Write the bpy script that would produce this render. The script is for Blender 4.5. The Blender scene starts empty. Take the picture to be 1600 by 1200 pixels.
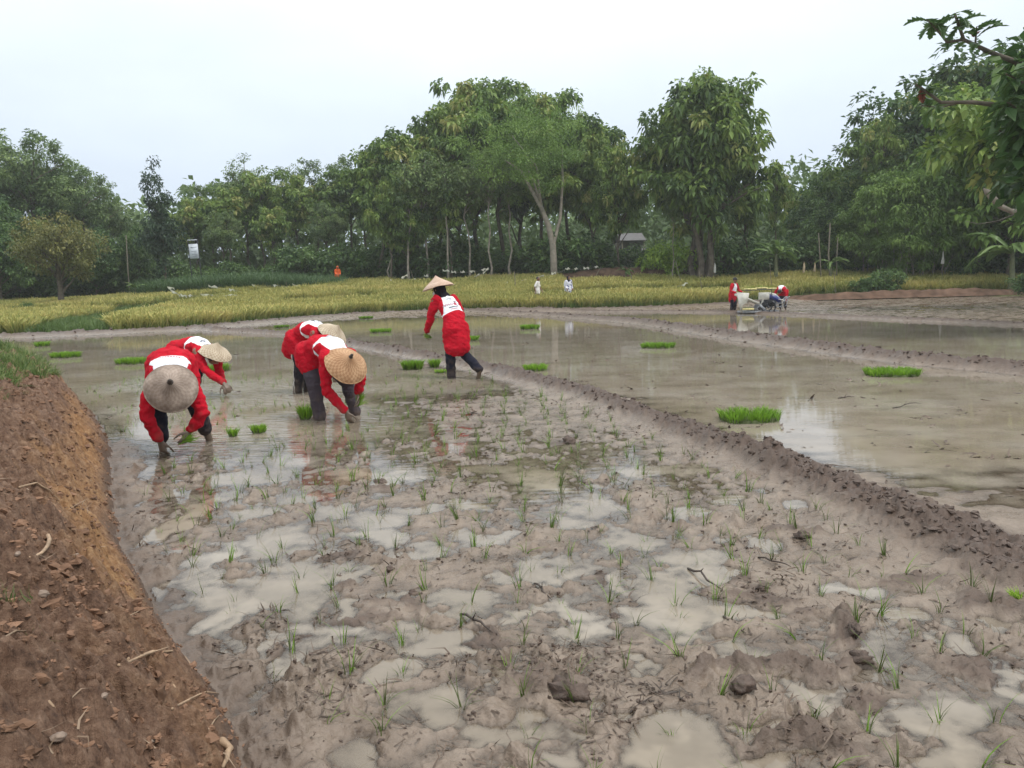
import bpy, math, random
import numpy as np
from mathutils import Vector, Matrix, Euler
from mathutils.bvhtree import BVHTree

random.seed(7)
rng = np.random.default_rng(11)
SC = bpy.context.scene
COL = SC.collection
PI = math.pi

# ------------------------------------------------------------------ camera
CAM_H = 1.4
PITCH = math.atan(158 / 1240)
ROLL = math.radians(1.5)
fw = np.array([0, math.cos(PITCH), -math.sin(PITCH)])
r0 = np.array([1.0, 0, 0])
u0 = np.array([0, math.sin(PITCH), math.cos(PITCH)])
rt = math.cos(ROLL) * r0 - math.sin(ROLL) * u0
up = math.sin(ROLL) * r0 + math.cos(ROLL) * u0
cd = bpy.data.cameras.new("camera")
cam = bpy.data.objects.new("camera", cd)
COL.objects.link(cam)
M = Matrix(((rt[0], up[0], -fw[0], 0), (rt[1], up[1], -fw[1], 0), (rt[2], up[2], -fw[2], CAM_H), (0, 0, 0, 1)))
cam.matrix_world = M
cd.sensor_width = 36
cd.lens = 36 * 1240 / 1600
cd.clip_start = 0.05
cd.clip_end = 3000
SC.camera = cam

# ------------------------------------------------------------------ sky, sun, exposure
SUN_EL, SUN_AZ = math.radians(62), math.radians(115)      # azimuth clockwise from +Y
w = bpy.data.worlds.new("World")
SC.world = w
w.use_nodes = True
nt = w.node_tree
nt.nodes.clear()
N = nt.nodes.new
out = N("ShaderNodeOutputWorld")
bg = N("ShaderNodeBackground")
bg.inputs["Strength"].default_value = 0.1
sky = N("ShaderNodeTexSky")
sky.sky_type = 'NISHITA'
sky.sun_disc = False
sky.sun_elevation = SUN_EL
sky.sun_rotation = SUN_AZ
sky.dust_density = 3.0
tc = N("ShaderNodeTexCoord")
sep = N("ShaderNodeSeparateXYZ")
nt.links.new(tc.outputs["Generated"], sep.inputs[0])
ramp = N("ShaderNodeValToRGB")          # cloud cover: bluish grey low, nearly white overhead
e = ramp.color_ramp.elements
e[0].position = 0.0; e[0].color = (0.61, 0.70, 0.84, 1)
e[1].position = 1.0; e[1].color = (1.0, 1.0, 1.0, 1)
for p_, c_ in ((0.12, (0.67, 0.755, 0.875)), (0.25, (0.77, 0.85, 0.93)), (0.38, (0.86, 0.95, 0.985))):
    k = ramp.color_ramp.elements.new(p_); k.color = (*c_, 1)
nt.links.new(sep.outputs["Z"], ramp.inputs[0])
mp = N("ShaderNodeMapping"); mp.inputs["Scale"].default_value = (1.6, 1.6, 4.0)
nt.links.new(tc.outputs["Generated"], mp.inputs[0])
ns = N("ShaderNodeTexNoise"); ns.inputs["Scale"].default_value = 1.5; ns.inputs["Detail"].default_value = 5
ns.inputs["Roughness"].default_value = 0.5
nt.links.new(mp.outputs[0], ns.inputs["Vector"])
mr = N("ShaderNodeMapRange"); mr.inputs[1].default_value = 0.3; mr.inputs[2].default_value = 0.7
mr.inputs[3].default_value = 8.3; mr.inputs[4].default_value = 9.9
nt.links.new(ns.outputs["Fac"], mr.inputs[0])
mul = N("ShaderNodeVectorMath"); mul.operation = 'SCALE'
zen = N("ShaderNodeMapRange"); zen.inputs[1].default_value = 0.0; zen.inputs[2].default_value = 1.0; zen.inputs[3].default_value = 0.88; zen.inputs[4].default_value = 1.5
nt.links.new(sep.outputs["Z"], zen.inputs[0])
zm = N("ShaderNodeMath"); zm.operation = 'MULTIPLY'
nt.links.new(zen.outputs[0], zm.inputs[0]); nt.links.new(mr.outputs[0], zm.inputs[1])
nt.links.new(ramp.outputs[0], mul.inputs[0]); nt.links.new(zm.outputs[0], mul.inputs["Scale"])
mx = N("ShaderNodeMix"); mx.data_type = 'RGBA'; mx.inputs[0].default_value = 0.92
nt.links.new(sky.outputs[0], mx.inputs[6]); nt.links.new(mul.outputs[0], mx.inputs[7])
nt.links.new(mx.outputs[2], bg.inputs[0]); nt.links.new(bg.outputs[0], out.inputs[0])

sl = bpy.data.lights.new("sun", 'SUN')
sl.energy = 1.5
sl.angle = math.radians(14)
sl.color = (1.0, 0.96, 0.9)
so = bpy.data.objects.new("sun", sl)
COL.objects.link(so)
sd_ = Vector((math.sin(SUN_AZ) * math.cos(SUN_EL), math.cos(SUN_AZ) * math.cos(SUN_EL), math.sin(SUN_EL)))
so.rotation_euler = sd_.to_track_quat('Z', 'Y').to_euler()
so.location = (10, -10, 40)
SC.view_settings.view_transform = 'Standard'
SC.view_settings.look = 'None'
SC.view_settings.exposure = 0.45
SC.view_settings.gamma = 1.0
SC.view_settings.use_curve_mapping = False
SC.cycles.max_bounces = 7
SC.cycles.diffuse_bounces = 3
SC.cycles.glossy_bounces = 3
SC.cycles.transparent_max_bounces = 12
SC.cycles.volume_bounces = 1
SC.cycles.use_denoising = True

# ------------------------------------------------------------------ helpers
def at(px, py, z=0.0):
    """point of the plane z seen at a pixel of the 1600 x 1200 photograph"""
    d = fw * 1240 + rt * (px - 800) + up * (600 - py)
    t = (z - CAM_H) / d[2]
    return np.array([d[0] * t, d[1] * t, z])

def atY(px, py, Y):
    d = fw * 1240 + rt * (px - 800) + up * (600 - py)
    t = Y / d[1]
    return np.array([d[0] * t, Y, CAM_H + d[2] * t])

def tag(o, label=None, cat=None, group=None, kind=None):
    if label: o["label"] = label
    if cat: o["category"] = cat
    if group: o["group"] = group
    if kind: o["kind"] = kind
    return o

def empty(name, loc=(0, 0, 0), rz=0.0):
    o = bpy.data.objects.new(name, None)
    o.empty_display_size = 0.2
    COL.objects.link(o)
    o.location = loc
    o.rotation_euler = (0, 0, rz)
    return o

def link(name, me, mat=None, parent=None, smooth=True):
    o = bpy.data.objects.new(name, me)
    COL.objects.link(o)
    if mat is not None and not me.materials:
        for m_ in (mat if isinstance(mat, (list, tuple)) else [mat]):
            me.materials.append(m_)
    if parent is not None:
        o.parent = parent
    return o

def mesh(name, V, F, attrs=None, smooth=True, mats=None, mi=None):
    """V (n,3); F list of index tuples or an (m,k) array"""
    me = bpy.data.meshes.new(name)
    V = np.asarray(V, dtype=np.float32)
    if isinstance(F, np.ndarray):
        m_, k_ = F.shape
        flat = F.astype(np.int32).ravel()
        starts = np.arange(m_, dtype=np.int32) * k_
        tot = np.full(m_, k_, dtype=np.int32)
    else:
        m_ = len(F)
        tot = np.array([len(f) for f in F], dtype=np.int32)
        starts = np.concatenate([[0], np.cumsum(tot)[:-1]]).astype(np.int32) if m_ else np.zeros(0, np.int32)
        flat = np.array([i for f in F for i in f], dtype=np.int32)
    me.vertices.add(len(V)); me.vertices.foreach_set("co", V.ravel())
    me.loops.add(len(flat)); me.loops.foreach_set("vertex_index", flat)
    me.polygons.add(m_)
    me.polygons.foreach_set("loop_start", starts)
    me.polygons.foreach_set("loop_total", tot)
    if mi is not None:
        me.polygons.foreach_set("material_index", np.asarray(mi, dtype=np.int32))
    me.polygons.foreach_set("use_smooth", np.full(m_, bool(smooth)))
    me.update(calc_edges=True)
    for k, a in (attrs or {}).items():
        at_ = me.attributes.new(k, 'FLOAT', 'POINT')
        at_.data.foreach_set("value", np.asarray(a, dtype=np.float32))
    for m_ in (mats or []):
        me.materials.append(m_)
    return me

class MB:
    """collects shapes, builds ONE mesh object"""
    def __init__(s): s.V = []; s.F = []
    def add(s, V, F):
        b = len(s.V); s.V += [tuple(v) for v in V]; s.F += [tuple(i + b for i in f) for f in F]
    def box(s, c, size, rz=0.0, ry=0.0, rx=0.0, bev=0.0):
        hx, hy, hz = (q / 2 for q in size)
        R = Euler((rx, ry, rz)).to_matrix()
        if bev <= 0:
            P = [(x, y, z) for x in (-hx, hx) for y in (-hy, hy) for z in (-hz, hz)]
            F = [(0, 1, 3, 2), (4, 6, 7, 5), (0, 4, 5, 1), (2, 3, 7, 6), (0, 2, 6, 4), (1, 5, 7, 3)]
            s.add([Vector(c) + R @ Vector(p) for p in P], F); return
        b = min(bev, hx * .9, hy * .9, hz * .9)
        prof = [(-hz, b), (-hz + b, 0), (hz - b, 0), (hz, b)]
        V = []; F = []
        for z, i in prof:
            x, y = hx - i, hy - i
            k = b * 0.7
            ring = [(-x + k, -y), (x - k, -y), (x, -y + k), (x, y - k), (x - k, y), (-x + k, y), (-x, y - k), (-x, -y + k)]
            V += [Vector(c) + R @ Vector((a, d, z)) for a, d in ring]
        for r in range(3):
            for i in range(8):
                j = (i + 1) % 8
                F.append((r * 8 + i, r * 8 + j, r * 8 + 8 + j, r * 8 + 8 + i))
        F.append(tuple(range(7, -1, -1))); F.append(tuple(range(24, 32)))
        s.add(V, F)
    def tube(s, pts, rad, seg=8, cap=True):
        V, F = tube(pts, rad, None, seg, cap)
        s.add(V, F)
    def lathe(s, prof, c=(0, 0, 0), seg=24, R=None):
        V = []; F = []
        n = len(prof)
        for i in range(seg):
            a = 2 * PI * i / seg
            for r, z in prof:
                p = Vector((r * math.cos(a), r * math.sin(a), z))
                if R is not None: p = R @ p
                V.append(Vector(c) + p)
        for i in range(seg):
            j = (i + 1) % seg
            for k in range(n - 1):
                F.append((i * n + k, j * n + k, j * n + k + 1, i * n + k + 1))
        s.add(V, F)
    def mesh(s, name, smooth=True): return mesh(name, s.V, s.F, smooth=smooth)
    def build(s, name, mat, parent=None, smooth=True):
        return link(name, s.mesh(name, smooth), mat, parent)

def _n(v):
    l = np.linalg.norm(v)
    return v / l if l > 1e-9 else v

def tube(pts, rad, lateral=None, seg=10, cap=True):
    """swept tube; rad items are r or (r along lateral, r across)"""
    P = [np.asarray(p, float) for p in pts]
    n = len(P)
    R = [(q, q) if np.isscalar(q) else tuple(q) for q in rad]
    T = []
    for i in range(n):
        a = P[max(i - 1, 0)]; b = P[min(i + 1, n - 1)]
        T.append(_n(b - a))
    if lateral is None:
        lateral = np.array([1.0, 0, 0]) if abs(T[0][0]) < 0.85 else np.array([0, 1.0, 0])
    lateral = np.asarray(lateral, float)
    rings = []
    if cap:
        k = 0.75
        rings.append((P[0] - T[0] * R[0][1] * 0.85, T[0], (R[0][0] * .45, R[0][1] * .45)))
        rings.append((P[0] - T[0] * R[0][1] * 0.5, T[0], (R[0][0] * .82, R[0][1] * .82)))
    for i in range(n): rings.append((P[i], T[i], R[i]))
    if cap:
        rings.append((P[-1] + T[-1] * R[-1][1] * 0.5, T[-1], (R[-1][0] * .82, R[-1][1] * .82)))
        rings.append((P[-1] + T[-1] * R[-1][1] * 0.85, T[-1], (R[-1][0] * .45, R[-1][1] * .45)))
    V = []; F = []
    la = lateral
    for p, t, (ra, rb) in rings:
        a = _n(la - t * np.dot(la, t))
        la = a
        b = np.cross(t, a)
        for i in range(seg):
            th = 2 * PI * i / seg
            V.append(p + a * ra * math.cos(th) + b * rb * math.sin(th))
    m_ = len(rings)
    for k in range(m_ - 1):
        for i in range(seg):
            j = (i + 1) % seg
            F.append((k * seg + i, k * seg + j, k * seg + seg + j, k * seg + seg + i))
    F.append(tuple(range(seg - 1, -1, -1)))
    F.append(tuple(range((m_ - 1) * seg, m_ * seg)))
    return V, F

def blob(c, r, seg=12, rings=8, R=None):
    rr = (r, r, r) if np.isscalar(r) else r
    V = []; F = []
    for k in range(1, rings):
        ph = PI * k / rings
        for i in range(seg):
            a = 2 * PI * i / seg
            p = Vector((rr[0] * math.sin(ph) * math.cos(a), rr[1] * math.sin(ph) * math.sin(a), rr[2] * math.cos(ph)))
            if R is not None: p = R @ p
            V.append(Vector(c) + p)
    for k in range(rings - 2):
        for i in range(seg):
            j = (i + 1) % seg
            F.append((k * seg + i, k * seg + seg + i, k * seg + seg + j, k * seg + j))
    F.append(tuple(range(seg))); F.append(tuple(range((rings - 1) * seg - 1, (rings - 2) * seg - 1, -1)))
    return V, F

# gradient noise ---------------------------------------------------
def _h(ix, iy, seed):
    h = (ix.astype(np.int64) * 374761393 + iy.astype(np.int64) * 668265263 + seed * 1274126177) & 0xFFFFFFFF
    h = ((h ^ (h >> 13)) * 1274126177) & 0xFFFFFFFF
    return (h ^ (h >> 16)) & 0xFFFF

def pn(x, y, seed=0):
    ix = np.floor(x); iy = np.floor(y)
    fx = x - ix; fy = y - iy
    u = fx * fx * fx * (fx * (fx * 6 - 15) + 10); v = fy * fy * fy * (fy * (fy * 6 - 15) + 10)
    def g(dx, dy):
        a = _h(ix + dx, iy + dy, seed) * (2 * PI / 65536.0)
        return np.cos(a) * (fx - dx) + np.sin(a) * (fy - dy)
    a = g(0, 0); b = g(1, 0); c = g(0, 1); d = g(1, 1)
    return (a + (b - a) * u) * (1 - v) + (c + (d - c) * u) * v        # about -0.7 .. 0.7

def fbm(x, y, octv=4, seed=0, gain=0.5, lac=2.03):
    s = np.zeros_like(x); amp = 1.0
    for o in range(octv):
        s += amp * pn(x, y, seed + o * 17)
        x = x * lac + 3.7; y = y * lac - 1.3; amp *= gain
    return s

def sstep(a, b, x):
    t = np.clip((x - a) / (b - a), 0, 1)
    return t * t * (3 - 2 * t)

def polydist(X, Y, pts):
    """distance, signed side (+ left of travel) and arc position along a polyline"""
    best = np.full(X.shape, 1e9); side = np.ones(X.shape); arc = np.zeros(X.shape); acc = 0.0
    for (x0, y0), (x1, y1) in zip(pts[:-1], pts[1:]):
        dx, dy = x1 - x0, y1 - y0
        L = math.hypot(dx, dy)
        t = np.clip(((X - x0) * dx + (Y - y0) * dy) / (L * L), 0, 1)
        d = np.hypot(X - x0 - t * dx, Y - y0 - t * dy)
        s = np.sign(dx * (Y - y0) - dy * (X - x0)); s = np.where(s == 0, 1, s)
        m_ = d < best
        best = np.where(m_, d, best); side = np.where(m_, s, side); arc = np.where(m_, acc + t * L, arc)
        acc += L
    return best, side, arc

# ------------------------------------------------------------------ materials
def newmat(name):
    m_ = bpy.data.materials.new(name)
    m_.use_nodes = True
    t = m_.node_tree
    return m_, t, t.nodes["Principled BSDF"], t.nodes["Material Output"]

def simple(name, col, rough=0.6, var=0.12, scale=8.0, metal=0.0, bump=0.0, bscale=60.0, spec=0.5, coord="Object"):
    m_, t, b, o = newmat(name)
    tcn = t.nodes.new("ShaderNodeTexCoord")
    nz = t.nodes.new("ShaderNodeTexNoise"); nz.inputs["Scale"].default_value = scale; nz.inputs["Detail"].default_value = 5
    t.links.new(tcn.outputs[coord], nz.inputs["Vector"])
    r = t.nodes.new("ShaderNodeValToRGB")
    r.color_ramp.elements[0].position = 0.3; r.color_ramp.elements[1].position = 0.7
    r.color_ramp.elements[0].color = (*[max(0, c * (1 - var)) for c in col], 1)
    r.color_ramp.elements[1].color = (*[min(1, c * (1 + var)) for c in col], 1)
    t.links.new(nz.outputs["Fac"], r.inputs[0]); t.links.new(r.outputs[0], b.inputs["Base Color"])
    b.inputs["Roughness"].default_value = rough; b.inputs["Metallic"].default_value = metal
    b.inputs["Specular IOR Level"].default_value = spec
    if bump > 0:
        n2 = t.nodes.new("ShaderNodeTexNoise"); n2.inputs["Scale"].default_value = bscale; n2.inputs["Detail"].default_value = 4
        t.links.new(tcn.outputs[coord], n2.inputs["Vector"])
        bp = t.nodes.new("ShaderNodeBump"); bp.inputs["Strength"].default_value = bump; bp.inputs["Distance"].default_value = 0.01
        t.links.new(n2.outputs["Fac"], bp.inputs["Height"]); t.links.new(bp.outputs[0], b.inputs["Normal"])
    return m_

def ramp_node(t, stops):
    r = t.nodes.new("ShaderNodeValToRGB")
    el = r.color_ramp.elements
    el[0].position = stops[0][0]; el[0].color = (*stops[0][1], 1)
    el[1].position = stops[-1][0]; el[1].color = (*stops[-1][1], 1)
    for p_, c_ in stops[1:-1]:
        k = el.new(p_); k.color = (*c_, 1)
    return r

def leafmat(name, stops, trans=0.3, rough=0.5, spec=0.35, attr="tint"):
    m_, t, b, o = newmat(name)
    a = t.nodes.new("ShaderNodeAttribute"); a.attribute_name = attr
    oi = t.nodes.new("ShaderNodeObjectInfo")
    ad = t.nodes.new("ShaderNodeMath"); ad.operation = 'MULTIPLY_ADD'
    ad.inputs[1].default_value = 0.16; ad.inputs[2].default_value = -0.08
    t.links.new(oi.outputs["Random"], ad.inputs[0])
    sm = t.nodes.new("ShaderNodeMath"); sm.operation = 'ADD'
    t.links.new(a.outputs["Fac"], sm.inputs[0]); t.links.new(ad.outputs[0], sm.inputs[1])
    r = ramp_node(t, stops)
    t.links.new(sm.outputs[0], r.inputs[0])
    t.links.new(r.outputs[0], b.inputs["Base Color"])
    b.inputs["Roughness"].default_value = rough
    b.inputs["Specular IOR Level"].default_value = spec
    tr = t.nodes.new("ShaderNodeBsdfTranslucent")
    t.links.new(r.outputs[0], tr.inputs["Color"])
    mxs = t.nodes.new("ShaderNodeMixShader"); mxs.inputs[0].default_value = trans
    t.links.new(b.outputs[0], mxs.inputs[1]); t.links.new(tr.outputs[0], mxs.inputs[2])
    t.links.new(mxs.outputs[0], o.inputs["Surface"])
    return m_
# ------------------------------------------------------------------ terrain
BANK = [(0.9, -1.2), (0.1, 0.6), (-0.8, 2.2), (-1.1, 2.65), (-1.62, 3.4), (-2.2, 4.3), (-2.95, 5.7), (-3.65, 7.1), (-4.9, 9.2), (-7.2, 12.2), (-11.0, 16.5), (-16.0, 21.5), (-26, 26)]
B1 = [(2.9, 0.6), (2.62, 2.3), (2.42, 3.2), (2.30, 3.9), (2.15, 4.7), (1.93, 5.7), (1.55, 7.1), (0.95, 9.4), (-0.35, 12.8), (-1.95, 15.8), (-3.7, 19.0), (-6.8, 24.4), (-11.0, 28.6)]
B2 = [(9.2, 5.0), (7.3, 10.2), (6.3, 12.5), (5.3, 18.0), (4.3, 25.5), (1.6, 33.5), (-1.4, 39.0), (-3.5, 43.0)]
B3 = [(20.5, 14.0), (14.5, 22.0), (11.9, 29.3), (10.2, 34.6), (6.4, 38.4), (3.2, 40.6)]
FRONT = [(-60, 24), (-26, 26.6), (-16.2, 27.8), (-12.3, 29.5), (-10.2, 35.5), (-7.8, 40.5), (-3.4, 42.5), (1.8, 42.0), (6.5, 41.0), (11.2, 43.5), (18.6, 51.0), (31, 50.0), (70, 48)]
PATHS = [[(-15.0, 27), (-18.0, 33), (-20.3, 39), (-21.3, 46), (-20, 52), (-15, 57)], [(-40, 46), (-28, 47), (-21, 47)], [(-12.5, 47), (-8.8, 48.2)], [(2, 47.5), (9, 49), (14, 52)]]

# puddles of the near plot: pixel centre, half width and half height in pixels, turned where long
PUD = [(255, 870, 20, 26), (275, 820, 18, 24), (310, 985, 26, 20), (365, 1060, 22, 18), (400, 1100, 26, 18), (560, 950, 20, 8), (660, 795, 30, 8), (800, 830, 26, 8), (890, 820, 26, 8), (960, 920, 20, 8), (780, 905, 24, 8), (1140, 780, 30, 8), (1240, 790, 26, 7), (480, 780, 30, 10), (350, 750, 26, 10), (540, 740, 30, 8), (770, 730, 34, 7), (860, 760, 30, 7), (1150, 960, 34, 10), (820, 965, 26, 9), (620, 985, 26, 9), (222, 745, 16, 24), (300, 925, 34, 26), (340, 870, 20, 16), (385, 955, 26, 20), (420, 1010, 20, 18), (1180, 1130, 34, 12), (880, 960, 30, 10), (790, 1060, 30, 12), (1330, 925, 40, 9), (1000, 1040, 34, 9), (610, 1050, 26, 10), (242, 775, 16, 30), (258, 830, 22, 34), (292, 895, 30, 34), (325, 950, 34, 30), (345, 1002, 22, 28), (470, 900, 60, 42), (505, 985, 32, 20),
       (478, 1035, 34, 28), (450, 1085, 30, 30), (700, 1006, 66, 20), (722, 940, 52, 20), (660, 865, 46, 16), (742, 842, 42, 12), (432, 846, 36, 20),
       (690, 1106, 62, 30), (800, 1146, 62, 26), (560, 1180, 60, 24), (880, 1188, 40, 18), (1062, 925, 70, 44), (1105, 885, 42, 22), (1030, 965, 50, 24),
       (1160, 1022, 66, 22), (1245, 1094, 40, 20), (1058, 1160, 68, 42), (1040, 1195, 40, 30), (1480, 1132, 56, 44), (1500, 1004, 48, 22), (1582, 1062, 34, 46), (1460, 1180, 50, 24), (1588, 985, 30, 14),
       (1412, 966, 24, 11), (845, 886, 46, 17), (932, 790, 44, 14), (830, 745, 60, 12), (592, 812, 50, 14), (520, 798, 36, 12), (720, 790, 24, 9),
       (600, 840, 40, 10), (1070, 800, 36, 8), (1010, 735, 40, 8), (1090, 735, 40, 8), (620, 745, 40, 10), (400, 745, 60, 14), (470, 720, 46, 10), (700, 700, 50, 8),
       (980, 848, 40, 10), (1180, 850, 30, 8), (330, 790, 26, 12), (395, 800, 30, 12), (560, 895, 24, 12), (640, 935, 22, 9), (380, 720, 40, 10), (905, 985, 26, 10), (960, 1110, 26, 10), (1290, 1130, 34, 12), (1180, 1190, 60, 12)]
# clods and ridges standing out of the mud: pixel, half sizes in pixels, height in metres
RIDGE = [(862, 1062, 40, 26, .075), (1185, 1050, 100, 12, .045), (1270, 1040, 76, 12, .045), (1335, 1020, 36, 22, .04), (530, 908, 26, 10, .035), (1330, 985, 34, 12, .04), (640, 935, 40, 10, .03), (600, 760, 22, 6, .04),
         (870, 690, 36, 6, .03), (1230, 955, 40, 10, .03), (1120, 910, 34, 6, .035), (1530, 1020, 50, 22, .04), (1240, 1150, 80, 20, .035), (1400, 1095, 44, 30, .035), (1250, 830, 30, 9, .04),
         (545, 965, 60, 14, .03), (520, 870, 40, 8, .025), (1560, 940, 60, 14, .04), (930, 905, 30, 8, .02), (760, 985, 30, 8, .03), (470, 1010, 30, 10, .02), (1190, 930, 34, 8, .03), (1430, 905, 60, 10, .035)]
_pud = []
for (px, py, a, b) in PUD:
    c = at(px, py); ex = at(px + a, py); ey = at(px, py - b)
    _pud.append((c[0], c[1], max(abs(ex[0] - c[0]), .05), max(abs(ey[1] - c[1]), .07)))
_rid = []
for (px, py, a, b, hh) in RIDGE:
    c = at(px, py + b * .6); ex = at(px + a, py + b * .6); ey = at(px, py - b * .2)
    _rid.append((c[0], c[1], max(abs(ex[0] - c[0]), .04), max(abs(ey[1] - c[1]), .05), hh))

def zfar(X, Y):
    L = 0.42 + 0.58 * sstep(-36, -13, X)
    left = 1.55 * L * np.clip((Y - 42) / 20.0, 0, 1.0)
    Rr = 1.0 - 0.5 * sstep(31, 42, X)
    right = 1.25 * Rr * np.clip((Y - 49) / 12.0, 0, 1.0)
    k = sstep(6, 16, X)
    z = 0.06 + left * (1 - k) + right * k
    return z + 0.03 * np.clip(Y - 62, 0, 60)

def terrain(X, Y, detail=True):
    """height and zone weights"""
    X = np.asarray(X, float); Y = np.asarray(Y, float)
    wx = X + 0.05 * fbm(X * 2.1, Y * 2.1, 3, 5); wy = Y + 0.05 * fbm(X * 2.1, Y * 2.1, 3, 9)
    wx2 = X + 0.17 * fbm(X * 4, Y * 4, 4, 25); wy2 = Y + 0.20 * fbm(X * 4, Y * 4, 4, 29)
    db, sb, ab = polydist(wx, wy, BANK); sdb = db * sb                  # >0 on the bank
    d1, s1, a1 = polydist(wx, wy, B1)
    d2, s2, a2 = polydist(wx, wy, B2)
    d3, s3, a3 = polydist(wx, wy, B3)
    dfr, sf, af = polydist(wx, wy, FRONT); sdf = dfr * sf               # >0 in the rice field
    R = np.hypot(X, Y)
    # --- mud of the near plot
    far = sstep(5.0, 8.5, Y)
    n_lo = fbm(X * 1.1, Y * 1.1, 3, 41); n_md = fbm(X * 5.0, Y * 5.0, 4, 51); n_hi = fbm(X * 18.0, Y * 18.0, 3, 61)
    rdg = np.abs(fbm(X * 7.0 + 3, Y * 7.0, 4, 71))
    lump_ = np.clip(np.abs(fbm(X * 6.5 + 9, Y * 6.5, 4, 73)) - .16, 0, 1)
    patch = sstep(-.05, .35, fbm(X * 1.9, Y * 1.9, 3, 77))
    n_vf = fbm(X * 46, Y * 46, 3, 79)
    zA = 0.0050 + 0.022 * n_lo + 0.018 * n_md + 0.007 * n_hi + 0.085 * lump_ * (.35 + .9 * patch) + (.007 * n_hi + .005 * n_vf) * patch - 0.011 * sstep(3.6, 6.5, Y)
    for cx, cy, rx, ry in _pud:
        q = ((wx2 - cx) / rx) ** 2 + ((wy2 - cy) / ry) ** 2
        zA = zA - (0.020 + .6 * np.clip(zA, 0, .1)) * np.exp(-q * q * 0.7) * 1.25
    clod = np.zeros_like(X)
    for cx, cy, rx, ry, hh in _rid:
        q = ((wx2 - cx) / rx) ** 2 + ((wy2 - cy) / ry) ** 2
        g = np.exp(-q * q * 0.6)
        zA = zA + g * hh * (0.55 + 0.75 * np.clip(np.abs(fbm(X * 9 + 2, Y * 9, 3, 81)) - .08, 0, 1) + .10 * n_vf)
        clod = np.maximum(clod, g)
    # flooded part further off: thin film, then open water on the left
    ns_ = fbm(X * 2.2, Y * 3.6, 4, 91)
    zf = 0.0055 + 0.010 * ns_ + 0.010 * n_md + .03 * np.clip(lump_ - .08, 0, 1)
    deep = sstep(-0.4, -2.2, X + 0.30 * (Y - 8.0) - 0.6 * n_lo) * sstep(6.0, 8.0, Y)
    deep = np.maximum(deep, sstep(9.2, 11.5, Y - 0.9 * X * 0.2) * sstep(1.2, -0.4, X + (Y - 10) * .45))
    zf = zf - 0.045 * deep
    zf = zf + 0.03 * np.exp(-(np.minimum(d1, 9) / 0.55) ** 2) * (0.5 + n_md)
    zA = zA * (1 - far) + zf * far
    zA = zA + 0.03 * np.exp(-(sdb + 0.10) ** 2 / 0.13 ** 2) * sstep(12, 8, Y)        # damp shelf at the foot of the bank
    # --- flooded plot between the first two bunds
    zB = -0.035 + 0.022 * ns_ + 0.008 * n_md
    zB = zB + (0.040 + 0.02 * n_md) * np.exp(-(d1 / (0.45 + 0.25 * n_lo + 0.5 * sstep(5.6, 3.0, Y))) ** 2)
    zB = zB + 0.034 * np.exp(-(d2 / 0.5) ** 2)
    zB = zB + 0.042 * sstep(30, 37, Y + 3 * n_lo) + 0.03 * sstep(6.4, 4.6, Y + 0.8 * n_lo)
    # --- plots beyond
    zC = -0.19 + 0.01 * ns_
    rows = np.sin((X * 0.35 + Y * 1.0) * 2 * PI / 0.62)
    zD = -0.150 + 0.016 * rows + 0.014 * ns_ + 0.012 * n_md + 0.09 * sstep(3.0, 1.0, -sdf)
    inB = (s1 < 0) & (s2 > 0); inC = (s2 < 0); inD = inC & (s3 < 0)
    z = np.where(inB, zB, zA)
    z = np.where(inC & ~inD, zC, z)
    z = np.where(inD, zD, z)
    # --- bunds, crumbly
    cr = np.abs(fbm(X * 9, Y * 9, 4, 101)); cr2 = fbm(X * 26, Y * 26, 3, 111)
    crumble = 0.075 * (cr - 0.22) + 0.040 * fbm(X * 4.5, Y * 4.5, 3, 105) + 0.010 * cr2
    if detail: pass
    def bund(z, d, width, hgt, fl):
        q = d / width
        g = np.exp(-q ** 4) * 0.75 + 0.25 * np.exp(-(q / 1.6) ** 2)
        return np.maximum(z, z * (1 - g) + (hgt * (1 + 0.4 * n_lo) + crumble * fl) * g), g
    w1 = 0.16 + 0.10 * sstep(6.5, 3.4, Y) - 0.02 * sstep(8, 14, Y)
    z, g1 = bund(z, d1, w1, 0.125 - 0.025 * sstep(6, 3.5, Y), 1.1)
    z, g2 = bund(z, d2, 0.27, 0.15, 1.2)
    z, g3 = bund(z, d3, 0.20, -0.05, 0.8)
    berm = np.exp(-((sdf + 0.55) / 0.55) ** 2) * sstep(-70, -16, X)
    zb_ = np.where(inD, 0.05, 0.13)
    z = np.maximum(z, z * (1 - berm) + berm * (zb_ + crumble * 1.6))
    shelf = np.exp(-((sdf + 1.6) / 1.3) ** 2) * sstep(4, -2, X)
    z = z + shelf * (0.03 + 0.03 * n_md)
    bw = np.maximum(np.maximum(g1, g2), np.maximum(g3, berm))
    # --- earth bank on the left
    bk = sstep(-0.02, 0.05, sdb)
    t = np.clip(sdb / 0.60, 0, 1)
    hb = 0.66 - 0.20 * sstep(10, 15, Y)
    prof = hb * (1 - (1 - t) ** 1.35) + 0.14 * (1 - np.exp(-np.clip(sdb - 0.60, 0, 9) / 0.9))
    brk = np.abs(fbm(X * 3.4, Y * 3.4, 4, 121))
    chop = fbm(X * 11 + Y * 3, Y * 11, 4, 131)
    fine = fbm(X * 34, Y * 34, 3, 141)
    zbk = prof + (0.17 * (brk - 0.2) + 0.055 * chop + 0.020 * fine + .05 * np.clip(np.abs(fbm(X * 8, Y * 8 + 4, 4, 147)) - .2, 0, 1)) * sstep(0.0, 0.25, sdb)
    z = np.where(sdb > -0.02, np.maximum(z * (1 - bk), 0) + zbk * bk + z * (1 - bk) * 0, z)
    # --- rice land rising to the trees
    ff = sstep(-0.1, 0.5, sdf)
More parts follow.
